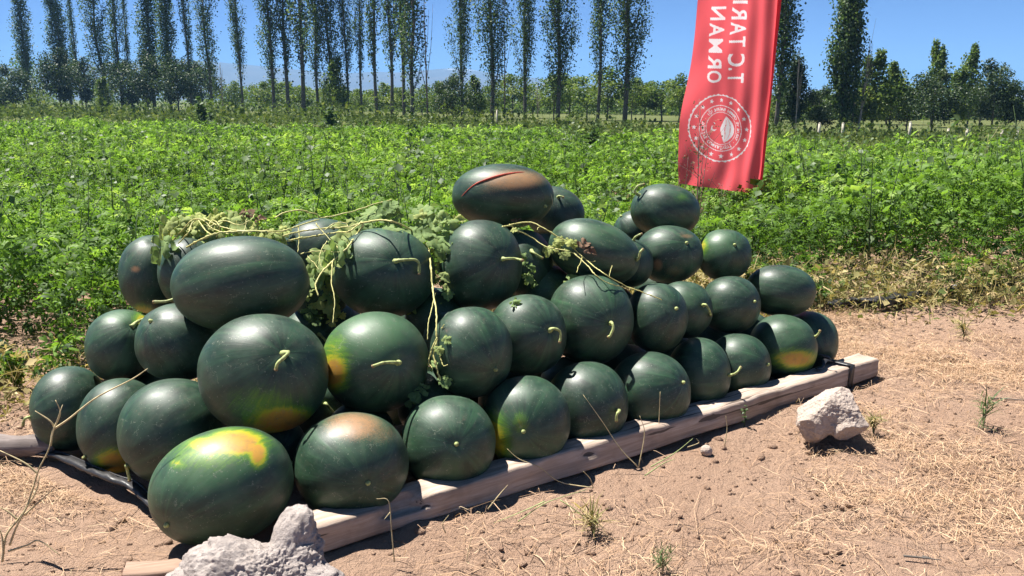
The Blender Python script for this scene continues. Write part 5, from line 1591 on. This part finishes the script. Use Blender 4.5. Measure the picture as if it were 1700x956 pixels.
    # striped fan on the right
    for j, (f0, f1) in enumerate(((0.0, .30), (.36, .66), (.72, 1.0))):
        aa = np.linspace(-1, 1, 14)
        def arc(f):
            inner_x = -2 + 8 * np.abs(aa) ** 1.1; outer_x = 22.5 - 15 * np.abs(aa) ** 2
            return np.stack([inner_x + (outer_x - inner_x) * f, aa * (21 + 1.5 * (1 - f)) * (.92 + .08 * f) - 1 + (1 - f) * 0], 1)
        p0, p1 = arc(f0), arc(f1); q = np.vstack([p0, p1]); n = 14
        put([(np.stack([es - q[:, 0] * k * ks, eh + q[:, 1] * k], 1), [t for i in range(n - 1) for t in ((i, i + 1, n + i + 1), (i, n + i + 1, n + i))])])
    # ring of mirrored writing
    txt = 'TARIM VE ORMAN BAKANLIĞI · TÜRKİYE CUMHURİYETİ · '
    step = 2 * math.pi / len(txt)
    polys = []
    for i, ch in enumerate(txt):
        if ch == ' ': continue
        p, t = glyph(ch, .02)
        if len(p) == 0: continue
        p = (p - np.array([(p[:, 0].min() + p[:, 0].max()) / 2, 0])) * 7.0
        th = -.45 + step * i
        r = 28.3 + p[:, 1]; a2 = th + p[:, 0] / 31.0 * .95
        polys.append((np.stack([es - r * np.cos(a2) * k * ks, eh + r * np.sin(a2) * k], 1), t))
    put(polys)
    # the cloth, with the print worked into it
    gs = .0040
    ns, nh = int(W / gs) + 1, int(HT / gs) + 1
    S, H = np.meshgrid(np.linspace(0.0, W, ns), np.linspace(0, HT, nh), indexing='xy')
    ink = np.zeros((nh, ns))
    ds, dh = W / (ns - 1), HT / (nh - 1)
    for p, t in PRINT:
        for tri in t:
            a, b_, c_ = p[tri[0]], p[tri[1]], p[tri[2]]
            i0, i1 = int(max(0, min(a[0], b_[0], c_[0]) / ds - 1)), int(min(ns - 1, max(a[0], b_[0], c_[0]) / ds + 2))
            j0, j1 = int(max(0, min(a[1], b_[1], c_[1]) / dh - 1)), int(min(nh - 1, max(a[1], b_[1], c_[1]) / dh + 2))
            if i1 <= i0 or j1 <= j0: continue
            xs, ys = np.meshgrid(np.arange(i0, i1) * ds, np.arange(j0, j1) * dh)
            den = (b_[1] - c_[1]) * (a[0] - c_[0]) + (c_[0] - b_[0]) * (a[1] - c_[1])
            if abs(den) < 1e-12: continue
            l1 = ((b_[1] - c_[1]) * (xs - c_[0]) + (c_[0] - b_[0]) * (ys - c_[1])) / den
            l2 = ((c_[1] - a[1]) * (xs - c_[0]) + (a[0] - c_[0]) * (ys - c_[1])) / den
            tol = -.02
            m = (l1 > tol) & (l2 > tol) & (1 - l1 - l2 > tol)
            ink[j0:j1, i0:i1][m] = 1
    V = P(S.ravel(), H.ravel()) - base
    i = np.arange(nh * ns).reshape(nh, ns)
    Q = np.stack([i[:-1, :-1].ravel(), i[:-1, 1:].ravel(), i[1:, 1:].ravel(), i[1:, :-1].ravel()], 1)
    cl = link('cloth', np_mesh('cloth', V, Q, True, {'ink': ink.ravel()}), mf, o)
    cl['label'] = 'red cloth printed in white with mirrored words and a ringed emblem'


build_banner()

# ------------------------------------------------------------------ single weeds and stalks
def weed(name, px, py, h_px, n_stem, spread, leaf, dens, smat, lmat, label, t=None, lsize=.03, r0=.004):
    g = on_ground(px, py) if t is None else np.array([at(px, 164.6, t)[0], at(px, 164.6, t)[1], 0])
    tt = depth_of(g); H = h_px * tt / F
    o = empty(name, g, label, 'weed')
    r = np.random.default_rng(int(px * 7 + py))
    L = []; tone = []
    for k in range(n_stem):
        a = r.uniform(0, 6.28); top = H * r.uniform(.65, 1.0)
        d = np.array([math.cos(a), math.sin(a) * .6, 0]) * spread * H * r.uniform(.3, 1)
        P = smooth_path([(0, 0, -.01), d * .3 + np.array([0, 0, top * .45]), d + np.array([r.normal(0, .02) * H, 0, top])], 9)
        gg = Geo(); v, t_ = tube(P, [r0, r0 * .7, r0 * .3], 5); gg.add(v, t_)
        for q in range(r.integers(1, 4)):
            i = r.integers(3, 8); e = P[i] + np.array([r.normal(0, .13), r.normal(0, .08), abs(r.normal(.15, .06))]) * H
            v, t_ = tube(smooth_path([P[i], (P[i] + e) / 2 + r.normal(0, .01, 3) * H, e], 5), [r0 * .5, r0 * .2], 4); gg.add(v, t_)
            m = max(1, int(dens * .4)); s = r.random((m, 1)); L.append(P[i] + (e - P[i]) * s + r.normal(0, .012, (m, 3)) * H * 3)
        link('stem', gg.mesh('stem', True), smat, o)
        s = r.random(dens) ** .7; L.append(np.stack([np.interp(s, np.linspace(0, 1, 9), P[:, j]) for j in range(3)], 1) + r.normal(0, .03, (dens, 3)) * H)
    L = np.concatenate(L); n = len(L)
    if leaf is not None and n:
        L[:, 2] = np.maximum(L[:, 2], .01)
        V, T, A = scatter(leaf, L, rot_frames(r.uniform(0, 6.28, n), r.normal(.3, .6, n), r.normal(0, .5, n)), r.uniform(.6, 1.3, n) * lsize, r.random(n))
        link('foliage', np_mesh('foliage', V, T, False, {'rnd': A}), lmat, o)
    return o


weed('tall_weed', 680, 0, 165, 2, .05, LEAF_DIAMOND, 46, M_WEED, M_WEED, 'tall dark narrow weed standing in the field above the vines', 11.5, .055, .005)
weed('tall_weed', 335, 0, 66, 5, .2, LEAF_DIAMOND, 34, M_WEED, M_WEED, 'bushy dark green weed at the far left edge of the crop', 28, .16, .008)
weed('tall_weed', 545, 0, 58, 3, .1, LEAF_DIAMOND, 26, M_WEED, M_WEED, 'dark leafy weed at the far end of the crop, above the vine knot', 24, .14, .008)
weed('tall_weed', 985, 0, 70, 3, .1, LEAF_DIAMOND, 50, M_WEED, M_WEED, 'green weed standing above the crop behind the split melon', 15, .09, .006)
weed('tall_weed', 1645, 0, 130, 2, .10, LEAF_DIAMOND, 4, M_STALK, M_WEED, 'pale branching leafless weed standing in the crop at the far right', 10.5, .04, .006)
weed('dry_weed', 1166, 0, 245, 6, .13, LEAF_DIAMOND, 26, M_REDTWIG, M_BROWNLEAF, 'tall brown dried weed in front of the banner', 6.9, .020, .0042)
weed('dry_weed', 1140, 0, 165, 3, .1, LEAF_DIAMOND, 24, M_REDTWIG, M_BROWNLEAF, 'shorter brown weed at the lower left corner of the banner', 6.8, .020, .0038)
weed('dry_weed', 1205, 0, 120, 3, .1, LEAF_DIAMOND, 20, M_REDTWIG, M_BROWNLEAF, 'small brown weed below the round emblem', 6.9, .018, .0035)
weed('green_weed', 1632, 712, 60, 3, .3, LEAF_BLADE, 12, M_STALK, M_WEED, 'small green weed sprig on the straw at the right', None, .07, .0025)
weed('green_weed', 1100, 948, 40, 6, 1.1, LEAF_BLADE, 9, M_STALK, M_WEED, 'low green weed at the bottom edge in the straw', None, .035, .0014)
weed('green_weed', 1450, 716, 30, 5, .5, LEAF_BLADE, 12, M_WEED, M_DRYW, 'tuft of grass at the right side of the pale stone block', None, .05, .0018)
weed('green_weed', 1236, 705, 34, 2, .15, LEAF_DIAMOND, 8, M_WEED, M_WEED, 'tiny green sprig against the front of the beam', None, .012, .0014)
weed('green_weed', 985, 885, 40, 6, .9, LEAF_BLADE, 9, M_STALK, M_DRYW, 'grass tuft in front of the middle of the beam', None, .06, .0016)
weed('green_weed', 1600, 560, 30, 4, .5, LEAF_BLADE, 14, M_WEED, M_DRYW, 'sparse grass tuft near the field margin at the right', None, .06, .002)
weed('green_weed', 28, 640, 70, 4, .35, LEAF_SIMPLE, 14, M_VINE, M_FIELD, 'leafy melon shoot at the left edge by the lone melon', None, .05, .004)


def stalk_plant(label, paths, r, name='dry_stalk', mat=None, cat='stalk'):
    """paths in the photograph; first point of the first path is the foot on the ground"""
    f = on_ground(*paths[0][0]); t0 = depth_of(f)
    o = empty(name, f, label, cat)
    for p in paths:
        P = [at(x, y, t0 - .02 * i / len(p)) for i, (x, y) in enumerate(p)]
        P = [np.array([q[0], q[1], max(q[2], .004)]) for q in P]
        v, t = tube(smooth_path(P, max(6, 4 * len(P))), [r, r * .75, r * .35], 5)
        g = Geo(); g.add(v - f, t); link('stalk', g.mesh('stalk', True), mat or M_STALK, o)
    return o


stalk_plant('dry branching stalk rising at the left edge in front of the leftmost melons', [
    [(4, 935), (10, 890), (28, 865), (42, 845), (55, 810), (64, 780), (80, 748), (90, 712), (104, 672)],
    [(16, 905), (26, 878), (40, 850), (60, 815), (66, 788)], [(84, 740), (88, 715), (100, 686), (92, 664)], [(92, 712), (82, 698), (58, 682)],
    [(90, 712), (115, 695), (160, 660), (218, 630), (245, 612)], [(40, 855), (62, 836), (88, 812)], [(28, 862), (14, 850), (0, 842)], [(62, 786), (40, 768), (0, 748)],
    [(6, 920), (4, 895), (0, 880)], [(14, 915), (45, 905), (66, 898), (100, 922)]], .0030)
stalk_plant('dry bent straw arching over the beam below the scarred melon', [[(985, 812), (930, 800), (895, 775), (862, 762), (842, 745)], [(985, 812), (980, 795), (968, 782)]], .0018)
stalk_plant('thin dry stalk leaning on the bottom-row melons in the middle', [[(1060, 778), (1030, 745), (1000, 700), (968, 655)], [(1060, 778), (1070, 720), (1062, 690)]], .0018)
stalk_plant('upright dry stem in front of the beam right of the middle', [[(1092, 742), (1094, 700), (1096, 650)], [(1203, 740), (1207, 712), (1205, 690)], [(1140, 770), (1160, 735), (1156, 728)]], .0017)
stalk_plant('dry stem with seed head before the left part of the beam', [[(655, 935), (650, 880), (645, 832), (625, 828)], [(648, 850), (638, 862)], [(780, 960), (775, 930), (783, 890)], [(810, 845), (830, 820), (843, 805)], [(740, 885), (735, 870), (745, 855)]], .0018)
stalk_plant('green grass stems sprawling over the soil at the beam foot', [[(860, 868), (900, 838), (930, 826), (975, 812)], [(930, 830), (960, 850), (975, 868)], [(905, 832), (870, 848), (820, 868)], [(1080, 775), (1120, 752), (1150, 728)], [(1070, 790), (1100, 770), (1120, 762)]], .0018, 'grass_stems', plain_mat('green_stem', (.30, .36, .14), .7, .3, 60))
stalk_plant('dark twig lying on the straw at the lower right', [[(1500, 925), (1530, 935), (1560, 956)], [(1530, 935), (1545, 930)]], .0035, 'fallen_twig', M_BARK, 'twig')
stalk_plant('short dark twig on the straw right of the pale stone block', [[(1640, 662), (1670, 672), (1700, 690)]], .0035, 'fallen_twig', M_BARK, 'twig')
